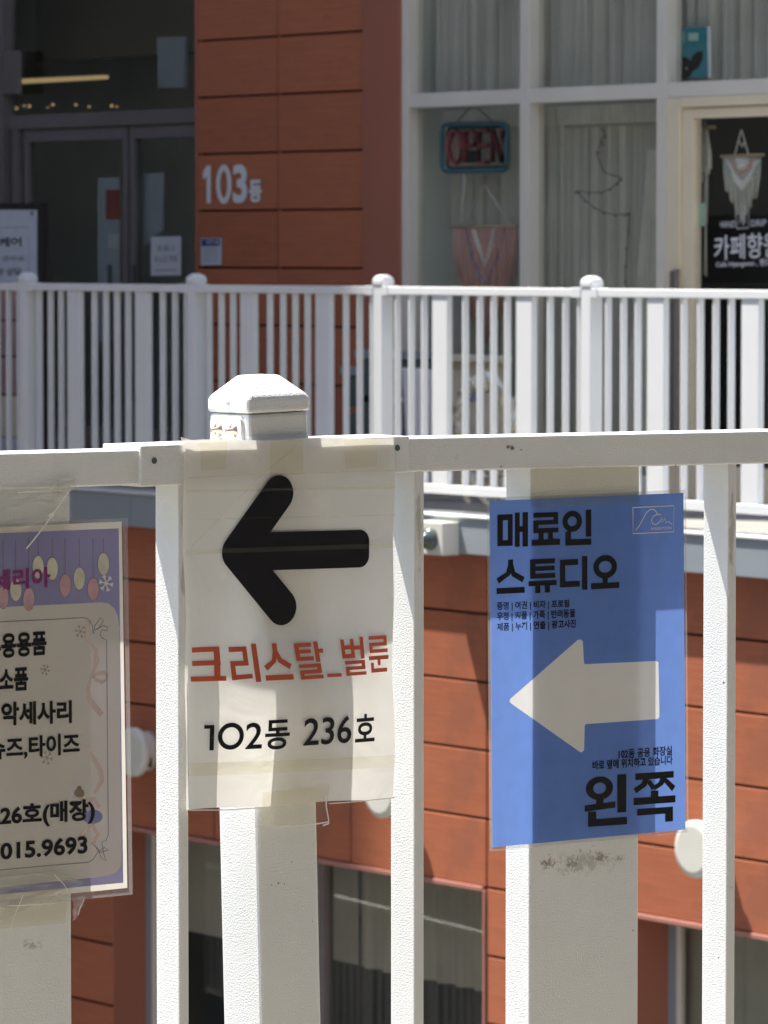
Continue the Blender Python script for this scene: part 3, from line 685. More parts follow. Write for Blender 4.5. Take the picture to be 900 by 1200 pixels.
# ------------------------------------------------------------------ far railing
fr_ = root('far_railing', 'white metal railing along the far walkway in front of the shop wall', 'railing', FF)
W = M['paint_far']
def fu(x, v=0.0): return U(FF, x, v)
zt1 = Z(FF, 560, 336.8, 0); zt0 = Z(FF, 560, 346.5, 0)          # top rail
zb1 = Z(FF, 493, 566.5, 0); zb0 = Z(FF, 493, 577, 0)            # bottom rail
zcap = Z(FF, 445, 321, 0)
posts_px = [32 - 8, 225 - 9, 445 - 10, 692 - 11]
pu = [fu(x) for x in posts_px]
Lb = (pu[3] - pu[0]) / 3
allposts = [pu[0] + Lb * k for k in range(-2, 7)]
pat = [('b', 459), ('b', 475), ('b', 490), ('s', 503), ('b', 538), ('b', 555), ('b', 571), ('b', 587), ('s', 601), ('b', 637), ('b', 655), ('b', 672)]
offs = [(k, fu(x) - pu[2]) for k, x in pat]
bal_me = boxmesh(0, .011, 0, .027, 0, zt0 - zb1, .0015, 'baluster'); slat_me = boxmesh(0, .098, 0, .027, 0, zt0 - zb1, .002, 'slat')
post_me = boxmesh(0, .060, -.004, .056, 0, zcap - .045 - FZ, .003, 'post')
cvs = []
capm = bpy.data.meshes.new('post_cap')
vs_, fs_ = [], []
for zz, gx in ((0, .003), (.022, .003), (.034, -.004), (.042, -.016)):
    vs_ += [(-gx, -.004 - gx, zz), (.06 + gx, -.004 - gx, zz), (.06 + gx, .056 + gx, zz), (-gx, .056 + gx, zz)]
for k in range(3):
    for i in range(4): fs_.append((4 * k + i, 4 * k + (i + 1) % 4, 4 * k + 4 + (i + 1) % 4, 4 * k + 4 + i))
fs_ += [(3, 2, 1, 0), (12, 13, 14, 15)]
capm.from_pydata(vs_, [], fs_); capm.update()
bmm = bmesh.new(); bmm.from_mesh(capm); bmesh.ops.recalc_face_normals(bmm, faces=bmm.faces); bmesh.ops.bevel(bmm, geom=list(bmm.edges), offset=.003, segments=2, affect='EDGES'); bmm.to_mesh(capm); bmm.free()
def railing_bays(parent, us, zoff=0):
    for i, u in enumerate(us):
        po = link('post', post_me, W, parent, (u, 0, FZ + zoff)); link('post_cap', capm, W, po, (0, 0, zcap - .045 - FZ))
        if i == len(us) - 1: break
        nx = us[i + 1]
        box('top_rail', W, parent, u + .061, nx - .001, -.004, .046, zt0 + zoff, zt1 + zoff, .003)
        cl = box('rail_collar', W, parent, u + .061, u + .10, -.0065, .0485, zt0 - .003 + zoff, zt1 + .003 + zoff, .002)
        box('rail_collar', W, parent, nx - .055, nx - .001, -.0065, .0485, zt0 - .003 + zoff, zt1 + .003 + zoff, .002)
        box('bottom_rail', W, parent, u + .061, nx - .001, -.002, .040, zb0 + zoff, zb1 + zoff, .002)
        for k, o_ in offs:
            link('baluster' if k == 'b' else 'slat', bal_me if k == 'b' else slat_me, W, parent, (u + o_, .001, zb1 + zoff))
railing_bays(fr_, allposts)

# ------------------------------------------------------------------ the shop building
bd = root('shop_building', 'terracotta panelled two level shop building behind the far railing', 'building', FF)
T_, TS, TR = M['terracotta'], M['terracotta_smooth'], M['trim']
WV = .02                                           # lower wall plane
FV = -.045                                         # fascia front
# fascia of the walkway edge
ft = Z(FF, 568, 609, FV); fb = Z(FF, 640, 657, FV)
fx = [UL - 6, fu(153, FV), fu(700, FV), UR + 2]
for i in range(3):
    box('fascia_panel', M['fascia'], bd, fx[i] + .0015, fx[i + 1] - .0015, FV, WV + .005, fb, ft, .002)
box('fascia_cap', M['fascia_top'], bd, fx[0], fx[3], FV - .008, .14, ft + .001, FZ, .002)
# lower wall panels
jz = [Z(FF, 500, y, WV) for y in (713, 791.5, 870.5, 949.5, 1028)]
h = (jz[0] - jz[4]) / 4
rows = [fb + .05] + [jz[0] - h * k for k in range(5)]      # top edge list, rows[5] = window head
vx = [fu(-500, WV), fu(-250, WV), fu(-60, WV), fu(88, WV), fu(250, WV), fu(411, WV), fu(571, WV), fu(741, WV), fu(930, WV), fu(1130, WV)]
def pan(parent, u0, u1, z0, z1, v0, m=T_, name='panel', g=.0055, d=.022):
    j = random.uniform(-.0012, .0012)
    return box(name, m, parent, u0 + g, u1 - g, v0 + j, v0 + d, z0 + g, z1 - g, .0022)
for i in range(len(vx) - 1):
    for k in range(5): pan(bd, vx[i], vx[i + 1], rows[k + 1], rows[k], WV)
wins = [(fu(133, WV), fu(567.5, WV)), (fu(746, WV), fu(1180, WV)), (fu(-420, WV), fu(-60, WV))]
piers = [(fu(571, WV), fu(746, WV)), (fu(-60, WV), fu(133, WV))]
GBASE = GZ
for u0, u1 in piers:
    z = rows[5]
    while z > GBASE + .05:
        zn = max(z - h, GBASE); mid = (u0 + u1) / 2
        pan(bd, u0, u1, zn, z, WV); z = zn
# backing wall behind the joints
hz = rows[5]
box('wall', M['joint'], bd, vx[0], vx[-1], WV + .0225, WV + .20, hz + .004, FZ - .03)
for u0, u1 in piers: box('wall', M['joint'], bd, u0 + .006, u1 - .006, WV + .0225, WV + .20, GBASE, hz + .003)
for u0, u1 in wins:
    wf = box('window_frame', M['fascia'], bd, u0 - .006, u0 + .045, WV + .165, WV + .215, GBASE + .3, hz - .004, .003)
    box('frame_bar', M['frame'], wf, .052, .074, 0, .03, 0, hz - .004 - GBASE - .3, .002)
    box('jamb', TS, bd, u0 - .008, u0 - .001, WV - .003, WV + .165, GBASE, hz + .002)
    box('jamb', TR, bd, u1 + .001, u1 + .014, WV - .008, WV + .165, GBASE, hz - .012, .002)
    box('head_trim', TR, bd, u0, u1, WV - .010, WV + .18, hz - .018, hz + .002, .003)
    box('pane', M['glass_dark'], bd, u0 + .05, u1 + .004, WV + .175, WV + .183, GBASE + .3, hz - .01)
    box('sill', M['fascia'], bd, u0, u1, WV - .02, WV + .2, GBASE + .25, GBASE + .3, .003)
    box('low_wall', M['concrete'], bd, u0, u1, WV + .01, WV + .2, GBASE, GBASE + .25)
    box('mullion', M['dark_frame'], bd, (u0 + u1) / 2, (u0 + u1) / 2 + .04, WV + .15, WV + .20, GBASE + .3, hz - .012, .002)
# lower room
room = boxvf(vx[0], vx[-1], WV + 2.6, WV + 2.7, GBASE, hz + .4)
link('room_wall', mesh('room_wall', *room), M['interior'], bd)
box('room_floor', M['dark'], bd, vx[0], vx[-1], WV + .21, WV + 2.6, GBASE - .05, GBASE + .02)
box('room_ceiling', M['interior'], bd, vx[0], vx[-1], WV + .21, WV + 2.6, hz + .1, hz + .15)
box('counter', M['dark'], bd, vx[2], vx[-3], WV + .75, WV + 1.6, GBASE, Z(FF, 500, 1140, WV + .75), .01)

for lab, xa, xb, pa, pb in (('grey roller blind in the lower window under the arrow sign', 150, 420, (376, 1122), 1), ('grey pleated blind in the lower window left of the blue sign', 420, 640, (500, 1148), 10), ('grey pleated blind in the lower window at the right edge', 760, 1200, (850, 1290), 12)):
    bv = WV + .27; c = (U(FF, xa, bv), Z(FF, pa[0], pa[1], bv))
    r_ = root('window_blind', lab, 'blind', FF, c[0], bv, c[1]); L_ = U(FF, xb, bv) - c[0]; H_ = hz + .05 - c[1]; n_ = 120
    V = [(L_ * i / n_, .018 * math.sin(i / n_ * 6.28 * pb + 1) if pb > 1 else 0, H_ * j) for j in (0, 1) for i in range(n_ + 1)]
    link('fabric', mesh('fabric', V, [(i, i + 1, i + n_ + 2, i + n_ + 1) for i in range(n_)], True), M['blind'], r_)
# upper wall
def uu(x, v=UV): return U(FF, x, v)
def uz(x, y, v=UV): return Z(FF, x, y, v)
TOPZ = uz(326, -640)
j0 = uz(325.5, 314); jh = (uz(325.5, 42.5) - j0) / 4
uc = [uu(232), uu(326), uu(427)]
z = j0 - jh * 4
while z < TOPZ:
    for i in range(2): 
        if z + jh > FZ: pan(bd, uc[i], uc[i + 1], max(z, FZ), z + jh, UV, g=.005)
    z += jh
box('wall', M['joint'], bd, uc[0] + .02, uc[2] - .002, UV + .0225, UV + .35, FZ, TOPZ)
box('corner_trim', TS, bd, uc[0] - .016, uc[0] + .002, UV - .004, UV + .55, FZ, TOPZ, .003)
box('joint_strip', TS, bd, uc[1] - .003, uc[1] + .003, UV + .006, UV + .020, FZ, TOPZ)
box('pilaster', TS, bd, uc[2] + .001, uu(470), UV - .012, UV + .06, FZ, TOPZ, .004)
# window wall: frames proud, panes set back
FRM = M['frame']
PV = UV + .055
def fbar(x0, x1, z0_, z1_, name='frame_bar', d0=0.0, d1=.085, m=FRM, par=None):
    return box(name, m, par or wfr, x0, x1, UV + d0, UV + d1, z0_, z1_, .0025)
wfr = link('window_frame', boxmesh(uu(470) + .002, uu(478), UV, UV + .085, FZ, TOPZ - .3, .0025), FRM, bd)
tz0, tz1 = uz(480, 126.5), uz(480, 110)
for x0, x1 in ((608.5, 619), (768, 779)): fbar(uu(x0), uu(x1), FZ, TOPZ - .3, d0=-.002)
fbar(uu(478) + .001, uu(608.5) - .001, tz0, tz1); fbar(uu(619) + .001, uu(768) - .001, tz0, tz1); fbar(uu(779) + .001, uu(1150), tz0, tz1)
sz = FZ + .10
fbar(uu(478) + .001, uu(608.5) - .001, FZ, sz); fbar(uu(619) + .001, uu(768) - .001, FZ, sz)
for x0, x1 in ((478, 608.5), (619, 768)):
    for z0_, z1_ in ((sz, tz0), (tz1, TOPZ - .3)):
        a0, a1 = uu(x0) + .002, uu(x1) - .002
        pn = box('pane', M['glass'], bd, a0, a1, PV, PV + .006, z0_ + .001, z1_ - .001)
box('pane', M['glass'], bd, uu(779) + .002, uu(1150), PV, PV + .006, tz1 + .001, TOPZ - .3)
# shop door with cream frame
dz1 = tz0 - .001
door = link('door', boxmesh(uu(795.5), uu(808), UV + .012, UV + .06, FZ + .02, dz1 - .045, .003), M['door_cream'], bd)
dl0, dl1 = uu(808), uu(990)
box('door_jamb', M['door_cream'], bd, uu(779) + .002, uu(795.5) - .003, UV + .0, UV + .08, FZ, dz1, .003)
box('door_head', M['door_cream'], bd, uu(795.5), uu(1010), UV + .0, UV + .08, dz1 - .042, dz1, .003)
box('door_rail', M['door_cream'], door, dl0 + .001, dl1, UV + .012, UV + .06, uz(808, 139), dz1 - .046, .003)
box('door_rail', M['door_cream'], door, dl0 + .001, dl1, UV + .012, UV + .06, FZ + .02, FZ + .16, .003)
box('door_stile', M['trim'], door, uu(898), uu(915), UV + .010, UV + .058, FZ + .17, uz(808, 139) - .001, .003)
box('pane', M['glass'], door, dl0 + .001, uu(898), UV + .034, UV + .040, FZ + .161, uz(808, 139) - .001)
box('door_handle', M['dark_frame'], door, uu(789.5), uu(792), UV - .03, UV - .004, uz(790, 540), uz(790, 317), .004)
box('door_handle', M['dark_frame'], door, uu(794.5), uu(797), UV - .03, UV - .004, uz(795, 540), uz(795, 315), .004)
# room behind the shop windows
RB = UV + 1.9
box('room_wall', M['interior_dim'], bd, uu(470), uu(1200), RB, RB + .1, FZ, TOPZ)
box('dark_room_sheet', M['dark'], bd, uu(750, UV + .5), uu(1250), UV + .62, UV + .66, FZ, TOPZ - .1)  # added dark sheet, paints the unlit depth of the room behind the door glass
box('room_side', M['interior_dim'], bd, uu(470) - .1, uu(470), UV + .065, RB, FZ, TOPZ)
box('room_floor', M['wood'], bd, uu(470), uu(1200), UV + .09, RB, FZ - .05, FZ + .002)
box('room_ceiling', M['interior_dim'], bd, uu(430) - 2, uu(1200), UV + .09, RB, TOPZ + .02, TOPZ + .1)
# entrance on the left
EV = UV + .42
def eu(x): return U(FF, x, EV)
def ez(x, y): return Z(FF, x, y, EV)
DF = M['dark_frame']
dfr = link('entrance_frame', boxmesh(eu(-160), uc[0] + .01, EV, EV + .10, ez(120, 148), ez(120, 131), .004), DF, bd)
ez1 = ez(120, 148)
efr = dfr
box('frame_post', DF, efr, eu(7), eu(10.5), EV - .03, EV + .05, FZ, TOPZ, .002)
box('frame_post', DF, efr, eu(15), eu(23), EV + .001, EV + .09, FZ, ez1 - .001, .002)
for x0, x1 in ((27, 31.5), (142, 147.5), (150.5, 155.5), (246, 251)): box('door_stile', DF, efr, eu(x0), eu(x1), EV + .012, EV + .06, FZ + .02, ez1 - .004, .004)
for x0, x1 in ((31.5, 142), (155.5, 246)):
    a0, a1 = eu(x0) + .001, eu(x1) - .001
    box('door_rail', DF, efr, a0, a1, EV + .014, EV + .058, ez(90, 165), ez1 - .004, .003)
    box('door_rail', DF, efr, a0, a1, EV + .014, EV + .058, FZ + .02, FZ + .16, .003)
    box('pane', M['glass_dark'], efr, a0, a1, EV + .033, EV + .040, FZ + .161, ez(90, 165) - .001)
box('pane', M['glass_dark'], efr, eu(10.5) + .002, uc[0], EV + .033, EV + .040, ez(120, 131) + .001, TOPZ)
box('pane', M['glass_dark'], efr, eu(-160), eu(7), EV + .033, EV + .040, FZ, TOPZ)
for x in (134, 162): box('door_handle', M['bulb'], efr, eu(x), eu(x) + .02, EV - .04, EV - .02, ez(x, 470), ez(x, 310), .004)
ER = EV + 1.9
box('lobby_wall', M['interior_dim'], bd, eu(-200) - 9, uc[0] + .5, ER, ER + .1, FZ, TOPZ)
box('lobby_side', M['interior_dim'], bd, uc[0] + .1, uc[0] + .15, UV + .5, ER, FZ, TOPZ)
box('lobby_floor', M['dark'], bd, eu(-200) - 9, uc[0] + .1, EV + .1, ER, FZ - .02, FZ + .005)
box('lobby_ceiling', M['interior_dim'], bd, eu(-200) - 9, uc[0] + .1, EV + .11, ER, ez(120, -120), ez(120, -120) + .1)
box('lobby_bulkhead', M['interior'], bd, eu(-60) - 1, eu(150), EV + 1.2, EV + 1.4, ez(100, 48), TOPZ)
# overhang and upper storeys (above the picture), shading the shop wall
box('canopy', M['fascia'], bd, UL - 6, UR + 2, .46, UV + 3, TOPZ + .11, TOPZ + .45, .01)
box('upper_storey', T_, bd, UL - 6, UR + 2, UV - .01, UV + 8, TOPZ + .46, TOPZ + 6)
# building number
class OnB(Plane):
    """same as Plane but for children of the building root (root at frame origin)"""
    def put(s, name, m, vs2, fs, lift=0, kind=None, lifts=None):
        vs = [(a, s.v - lift - (lifts[i] if lifts else 0), b) for i, (a, b) in enumerate(vs2)]
        return link(name, mesh(name, vs, fs), m, s.parent, (0, 0, 0), kind)
ob = OnB(FF, UV - .004, 0, 0, bd)
G['n1'] = [('r', 36, 0, 72, 100), ('p', [(36, 0), (60, 0), (60, 22), (4, 36), (4, 16)])]
G['n0'] = [('o', 50, 50, 50, 51, 27, 16)]
ob.glyphs('building_number', M['letter_white'], [(G['n1'], g_(237.5, 194.5, 251, 238.5, -.03)), (G['n0'], g_(253.5, 193.5, 271.5, 239, -.03))], .001)
ob.text('building_number', M['letter_white'], '3', g_(273, 192.8, 290, 238.6, -.03), .001, .035)
ob.text('building_number', M['letter_white'], '동', g_(292, 210.8, 307, 237.6, -.03), .001, .045)

def panel_thing(name, label, cat, q_, v0, d, mt, group=None):
    c = pl(FF, sum(p_[0] for p_ in q_) / 4, sum(p_[1] for p_ in q_) / 4, v0)
    r_ = root(name, label, cat, FF, c[0], v0, c[1], group)
    pts = [pl(FF, x, y, v0) for x, y in q_]; pts = [(a_ - c[0], b_ - c[1]) for a_, b_ in pts]
    hexa('board', mt, r_, [pts[0], pts[1], pts[2], pts[3]], 0.0, d)
    return r_, Plane(FF, v0, c[0], c[1], r_)
r_, pp = panel_thing('notice_plate', 'small blue and white notice plate on the terracotta wall below the number', 'plate', [(235.5, 279.5), (258.5, 279), (258.5, 310.5), (235.5, 311)], UV - .010, .006, M['plate_white'])
pp.quad('header', M['plate_blue'], [(236.3, 280.3), (257.9, 279.8), (257.9, 288), (236.3, 288.4)], .0008)
pp.text('lettering', M['letter_white'], '안내', [(242, 281.5), (256, 281.2), (256, 286), (242, 286.3)], .0014, .01)
pp.lines('text_line', M['grey_print'], [[(238, 291 + 2.6 * k), (256, 290.7 + 2.6 * k)] for k in range(7)], .002, .0008)

# things in the entrance
r_, pp = panel_thing('poster', 'white paper notice taped low on the right entrance door', 'notice', [(176.8, 277.5), (212, 276.8), (212, 322.5), (176.8, 323.2)], EV + .02, .002, M['snow'])
pp.text('lettering', M['grey_print'], '코로나', [(184, 288), (205, 287), (205, 294), (184, 295)], .001, .0)
pp.text('lettering', M['grey_print'], '마스크 착용', [(181, 300), (208, 299), (208, 307), (181, 308)], .001, .0)
pp.lines('text_line', M['grey_print'], [[(182, 317), (207, 316.4)]], .004, .001)
r_, pp = panel_thing('poster', 'pale tall poster with red picture behind the left entrance door', 'poster', [(114.5, 209), (140.5, 208), (140.5, 400), (114.5, 402)], EV + .06, .002, M['plate_white'])
pp.quad('red_picture', M['red_print'], [(124, 222.5), (141, 222), (141, 257), (124, 257.5)], .001)
pp.quad('label', M['snow'], [(127, 274), (139.5, 274), (139.5, 291), (127, 291)], .001)
panel_thing('poster', 'plain pale grey poster behind the right entrance door', 'poster', [(158.5, 205), (192, 202), (191, 270), (158.5, 297)], EV + .08, .002, M['plate_white'])
panel_thing('paper_sheet', 'grey plate at the left side of the entrance frame', 'plate', [(5, 60), (25, 59), (25, 110), (0, 110)], EV - .035, .003, M['dark_frame'])
panel_thing('hanging_panel', 'white hanging panel high inside the dark entrance glass', 'panel', [(184, 44), (216, 43), (216, 102.5), (185, 103)], EV + .5, .02, M['plate_white'])
v0 = EV + .9
c = pl(FF, 75, 94, v0)
r_ = root('strip_light', 'glowing warm strip light inside the entrance', 'light', FF, c[0], v0, c[1])
pts = [pl(FF, x, y, v0) for x, y in ((24, 92.5), (123.5, 88), (123.5, 92.5), (24, 98))]
hexa('tube', M['warm_dim'], r_, [(a_ - c[0], b_ - c[1]) for a_, b_ in pts], 0, .02)
FL = iter(['leftmost bulb of the tiny row above the entrance door', 'faint small bulb second in the row above the entrance door', 'bright round bulb just right of the faint second one above the entrance', 'upper bulb of the pair under the middle of the warm strip light', 'very small dim bulb left of the middle of the row', 'bright single bulb in the middle of the row above the entrance', 'bulb right of the middle single one in the row', 'bright bulb near the right end of the row', 'small dim bulb at the very right end of the row'])
for px, py, rr_ in ((18.5, 127, 2.1), (27.5, 124, 1.4), (33.5, 124.5, 2.3), (61, 122.5, 2.0), (55, 126, .9), (88, 122.8, 1.8), (103.5, 125, 1.6), (130, 124, 2.1), (136, 125, 1.3)):
    c = pl(FF, px, py, EV + .3)
    r_ = root('fairy_light', next(FL), 'light', FF, c[0], EV + .3, c[1], 'tiny bulbs in a row above the entrance door')
    cyl('bulb', M['warm_dim'], r_, (0, 0, 0), 'y', rr_ * .0038, .01, 10)

# standing banner left
BV = .55
def bq(x, y): return (x, y)
c = pl(FF, 10, 520, BV)
r_ = root('standing_sign', 'black framed clinic sign board with white top panel and printed photos', 'sign board', FF, c[0], BV, FZ)
sp = Plane(FF, BV, c[0], FZ, r_)
def spq(name, mt, x0, y0_, x1, y1_, lift, d=.004, sl=-.01):
    pts = [sp.p(x0, y0_ - (x1 - x0) * 0), sp.p(x1, y0_), sp.p(x1, y1_), sp.p(x0, y1_)]
    o_ = hexa(name, mt, r_, pts, -lift, -lift + d); return o_
spq('frame', M['black'], -70, 238, 49.5, 566, 0, .03)
spq('panel', M['plate_white'], -68, 246, 43.5, 331, .004)
sp.text('lettering', M['ink'], '스킨케어', [(-28, 280), (26, 277.5), (26, 288.5), (-28, 290.5)], .0055, .02)
sp.text('lettering', M['grey_print'], '피부 관리실', [(-16, 301), (29, 299), (29, 305.5), (-16, 307)], .0055, .01)
sp.text('lettering', M['grey_print'], '예약 상담', [(-12, 315), (26, 313), (26, 322), (-12, 324)], .0055, .03)
sp.lines('border', M['grey_print'], [[(-60, 267), (35, 266.5), (35.5, 330)]], .002, .0055)
sp.ellipses('screw', M['black'], [(38.5, 250, 1.6, 2.0)], .0055)
for k, (a_, b_) in enumerate(((335, 374), (376.5, 416), (419, 461), (464, 512))): spq('photo', M['photo_pink'] if k < 3 else M['stone'], -64, a_, 41, b_, .0045)
spq('panel', M['plate_white'], -68, 513, 43, 545, .004)

# curtains (hung just behind the panes)
def curtain(label, x0, x1, zb_, zt_, v0, folds, mt, amp=.034, nx=320, phase=0.):
    a0, a1 = uu(x0), uu(x1); r_ = root('curtain', label, 'curtain', FF, a0, v0, zb_)
    V = []; nz_ = 8; ph = [random.uniform(0, 6.28) for _ in range(4)]
    for j in range(nz_ + 1):
        for i in range(nx + 1):
            s_ = i / nx; y_ = amp * (math.sin(s_ * folds * 6.28 + ph[0] + .8 * math.sin(s_ * folds * 2.1 + ph[1])) + .5 * math.sin(s_ * folds * 14.1 + ph[2] + j * .06)) * (.6 + .4 * math.sin(s_ * 9 + ph[3])) + .007 * math.sin(s_ * folds * 37 + ph[0] * 2 + 2 * math.sin(s_ * 11))
            V.append((s_ * (a1 - a0), y_, (zt_ - zb_) * j / nz_))
    Fc = [(j * (nx + 1) + i, j * (nx + 1) + i + 1, (j + 1) * (nx + 1) + i + 1, (j + 1) * (nx + 1) + i) for j in range(nz_) for i in range(nx)]
    link('fabric', mesh('fabric', V, Fc, True), mt, r_); return r_
CV = PV + .10
curtain('sheer beige curtain behind the upper left shop pane', 479, 613, tz1 + .0, TOPZ - .35, CV, 9, M['curtain'])
curtain('sheer beige curtain behind the upper middle shop pane', 615, 775, tz1 + .0, TOPZ - .35, CV, 11, M['curtain'])
curtain('sheer curtain behind the upper right pane above the shop door', 778, 1000, tz1 + .0, TOPZ - .35, CV, 14, M['curtain'])
curtain('sheer curtain behind the OPEN sign in the left lower pane', 488, 622, FZ + .3, uz(500, 150), CV + .05, 8, M['curtain'])
curtain('sheer curtain behind the wire moon in the middle lower pane', 612, 757, FZ + .05, uz(700, 146), CV + .05, 10, M['curtain'])
curtain('pleated valance across the top of the left lower pane', 484, 616, uz(500, 150), tz0 - .01, CV + .02, 12, M['valance'], .012)
curtain('pleated valance across the top of the middle lower pane', 614, 775, uz(700, 143), tz0 - .01, CV + .02, 14, M['valance'], .012)
# tied-back side drape of the middle pane
c = pl(FF, 740, 340, CV)
r_ = root('curtain', 'drape pulled aside diagonally at the right edge of the middle pane', 'curtain', FF, c[0], CV - .02, FZ)
V = []
for j in range(13):
    t_ = j / 12; xx0 = 722 + 40 * t_ ** .8; zz_ = FZ + .05 + (uz(700, 190) - FZ) * t_
    for i in range(25):
        s_ = i / 24; xa = xx0 + (772 - xx0) * s_
        V.append((uu(xa, CV) - c[0], .012 * math.sin(s_ * 26), zz_ - FZ))
link('fabric', mesh('fabric', V, [(j * 25 + i, j * 25 + i + 1, (j + 1) * 25 + i + 1, (j + 1) * 25 + i) for j in range(12) for i in range(24)], True), M['valance'], r_)

# tube helper for hung things: photo points on a plane v -> tube
def tubes(name, mt, parent, org, v, paths, r, n=6, r1=None, dv=0):
    parts = []
    for path in paths:
        pts = []
        for k, (x, y) in enumerate(path):
            a_ = pl(FF, x, y, v); pts.append((a_[0] - org[0], dv, a_[1] - org[1]))
        parts.append(tubevf(pts, r, n, r1))
    return link(name, mesh(name, *merge(parts), smooth=True), mt, parent)
# OPEN sign
v0 = PV + .03
c = pl(FF, 557, 171, v0)
r_ = root('open_sign', 'unlit neon OPEN sign with blue tube border hung in the shop window', 'sign', FF, c[0], v0, c[1])
def rr(x0, y0_, x1, y1_, r, sl=-.04):
    pts = []
    for cx, cy, a0 in ((x1 - r, y0_ + r, -90), (x1 - r, y1_ - r, 0), (x0 + r, y1_ - r, 90), (x0 + r, y0_ + r, 180)):
        for k in range(5):
            an = math.radians(a0 + k * 22.5); px = cx + r * math.cos(an); pts.append((px, cy + r * math.sin(an) + (px - x0) * sl))
    return pts + [pts[0]]
ring_ = rr(518, 146, 595, 201, 7, -.02)
tubes('blue_border', M['neon_blue'], r_, c, v0, [ring_], .011, 8)
tubes('backing', M['black'], r_, c, v0, [rr(522, 150, 591, 197, 5, -.02)], .007, 6, dv=.012)
OP = {'O': [[(527, 157), (524, 173), (527, 188), (533, 191), (538, 187), (540, 172), (538, 157), (532, 154), (527, 157)]],
      'P': [[(543, 191), (544, 154), (552, 154), (556, 160), (554, 170), (545, 172)]],
      'E': [[(570, 153), (560, 154), (559, 190), (570, 190)], [(560, 171), (570, 170)]],
      'N': [[(575, 190), (576, 153), (586, 189), (587, 152)]]}
tubes('letter_tube', M['neon_red'], r_, c, v0, [p_ for k in 'OPEN' for p_ in OP[k]], .0075, 6)
tubes('letter_backing', M['black'], r_, c, v0, [p_ for k in 'OPEN' for p_ in OP[k]], .011, 6, dv=.014)
tubes('letter_tube', M['neon_red'], r_, c, v0, [[(530, 161), (529, 173), (531, 184)], [(549, 159), (549, 166)], [(580, 165), (583, 176)]], .004, 6)
sp2 = Plane(FF, v0, c[0], c[1], r_); 
pts = [pl(FF, x, y, v0) for x, y in ((542.5, 176), (557, 176), (557, 191), (542.5, 191))]
hexa('dark_block', M['black'], r_, [(a_ - c[0], b_ - c[1]) for a_, b_ in pts], .008, .02)
tubes('hanging_wire', M['wire'], r_, c, v0, [[(533, 146), (547, 130), (552, 127)], [(560, 127), (566, 132), (580, 145)]], .0025, 5)
tubes('power_cord', M['thread'], r_, c, v0, [[(544, 201), (544, 220), (541, 240), (541, 262)]], .003, 5)

# pink macrame in the window below it
def macrame(name, label, v0, cx, cy, rod, strings, rows_, sw):
    c = pl(FF, cx, cy, v0); r_ = root(name, label, 'wall hanging', FF, c[0], v0, c[1])
    tubes('rod', M['wood'], r_, c, v0, [rod], .007, 8)
    tubes('hanging_cord', M['thread'], r_, c, v0, strings, .0028, 5)
    for nm, mt, paths, rad in rows_: tubes(nm, M[mt], r_, c, v0, paths, rad, 5)
    return r_
pk, wt, bl = [], [], []
for i in range(30):
    s_ = i / 29; x = 533 + s_ * 71; half = abs(s_ - .5) * 2
    yb = 345 + 60 * (1 - half) if half < .8 else 325 + 30 * (1 - half)
    pk.append([(x + math.sin(i) * .3, 265.5 - (x - 533) * .012), (x + random.uniform(-1, 1), (265 + yb) / 2), (x + (568 - x) * .12 + random.uniform(-.8, .8), yb)])
for d_ in (0, 1.6, 3.2): wt.append([(553 + d_, 268), (560 + d_, 290), (568.5, 311 - d_ * 1.5), (577 - d_, 290), (583 - d_, 267)])
for d_ in (0, 1.4): bl.append([(545 + d_, 268), (553 + d_, 300), (562 + d_, 325), (568, 334), (574 - d_, 325), (584 - d_, 300), (592 - d_, 268)])
macrame('macrame', 'dusty pink macrame with white chevron hanging in the window below the OPEN sign', PV + .06, 568, 265,
        [(528, 266.5), (607, 265)], [[(541, 265), (568.5, 217), (598, 264)]],
        [('cords', 'thread_pink', pk, .0042), ('chevron', 'thread', wt, .0045), ('chevron', 'thread_blue', bl, .0042)], 1)
# string-light moon
v0 = PV + .05
c = pl(FF, 705, 230, v0)
r_ = root('wire_moon', 'dark wire crescent moon with small bulbs hanging in the middle window pane', 'string light', FF, c[0], v0, c[1])
moon = [(676, 224), (690, 226), (705, 225.5), (716, 221), (724, 214), (728.5, 209)]
moon2 = [(676, 224), (685, 234), (696, 243), (708, 249), (720, 251.5), (733, 251), (737.5, 249.5)]
tubes('wire', M['wire'], r_, c, v0, [moon, moon2, [(728.5, 209), (720, 206), (708, 202), (703, 190), (699, 180), (702, 172), (708, 170), (704, 163), (710, 158), (705, 150)], [(737.5, 249.5), (736, 280), (733, 320), (734, 350)]], .0022, 5)
bl_ = []
for path in (moon, moon2, [(736, 270), (735, 290), (734, 310), (733, 328)], [(700, 178), (704, 166), (709, 160)]):
    for (x, y) in path: bl_.append([(x, y), (x + random.uniform(-2, 2), y + random.uniform(2, 3.5))])
tubes('bulb', M['wire'], r_, c, v0, bl_, .0032, 5)
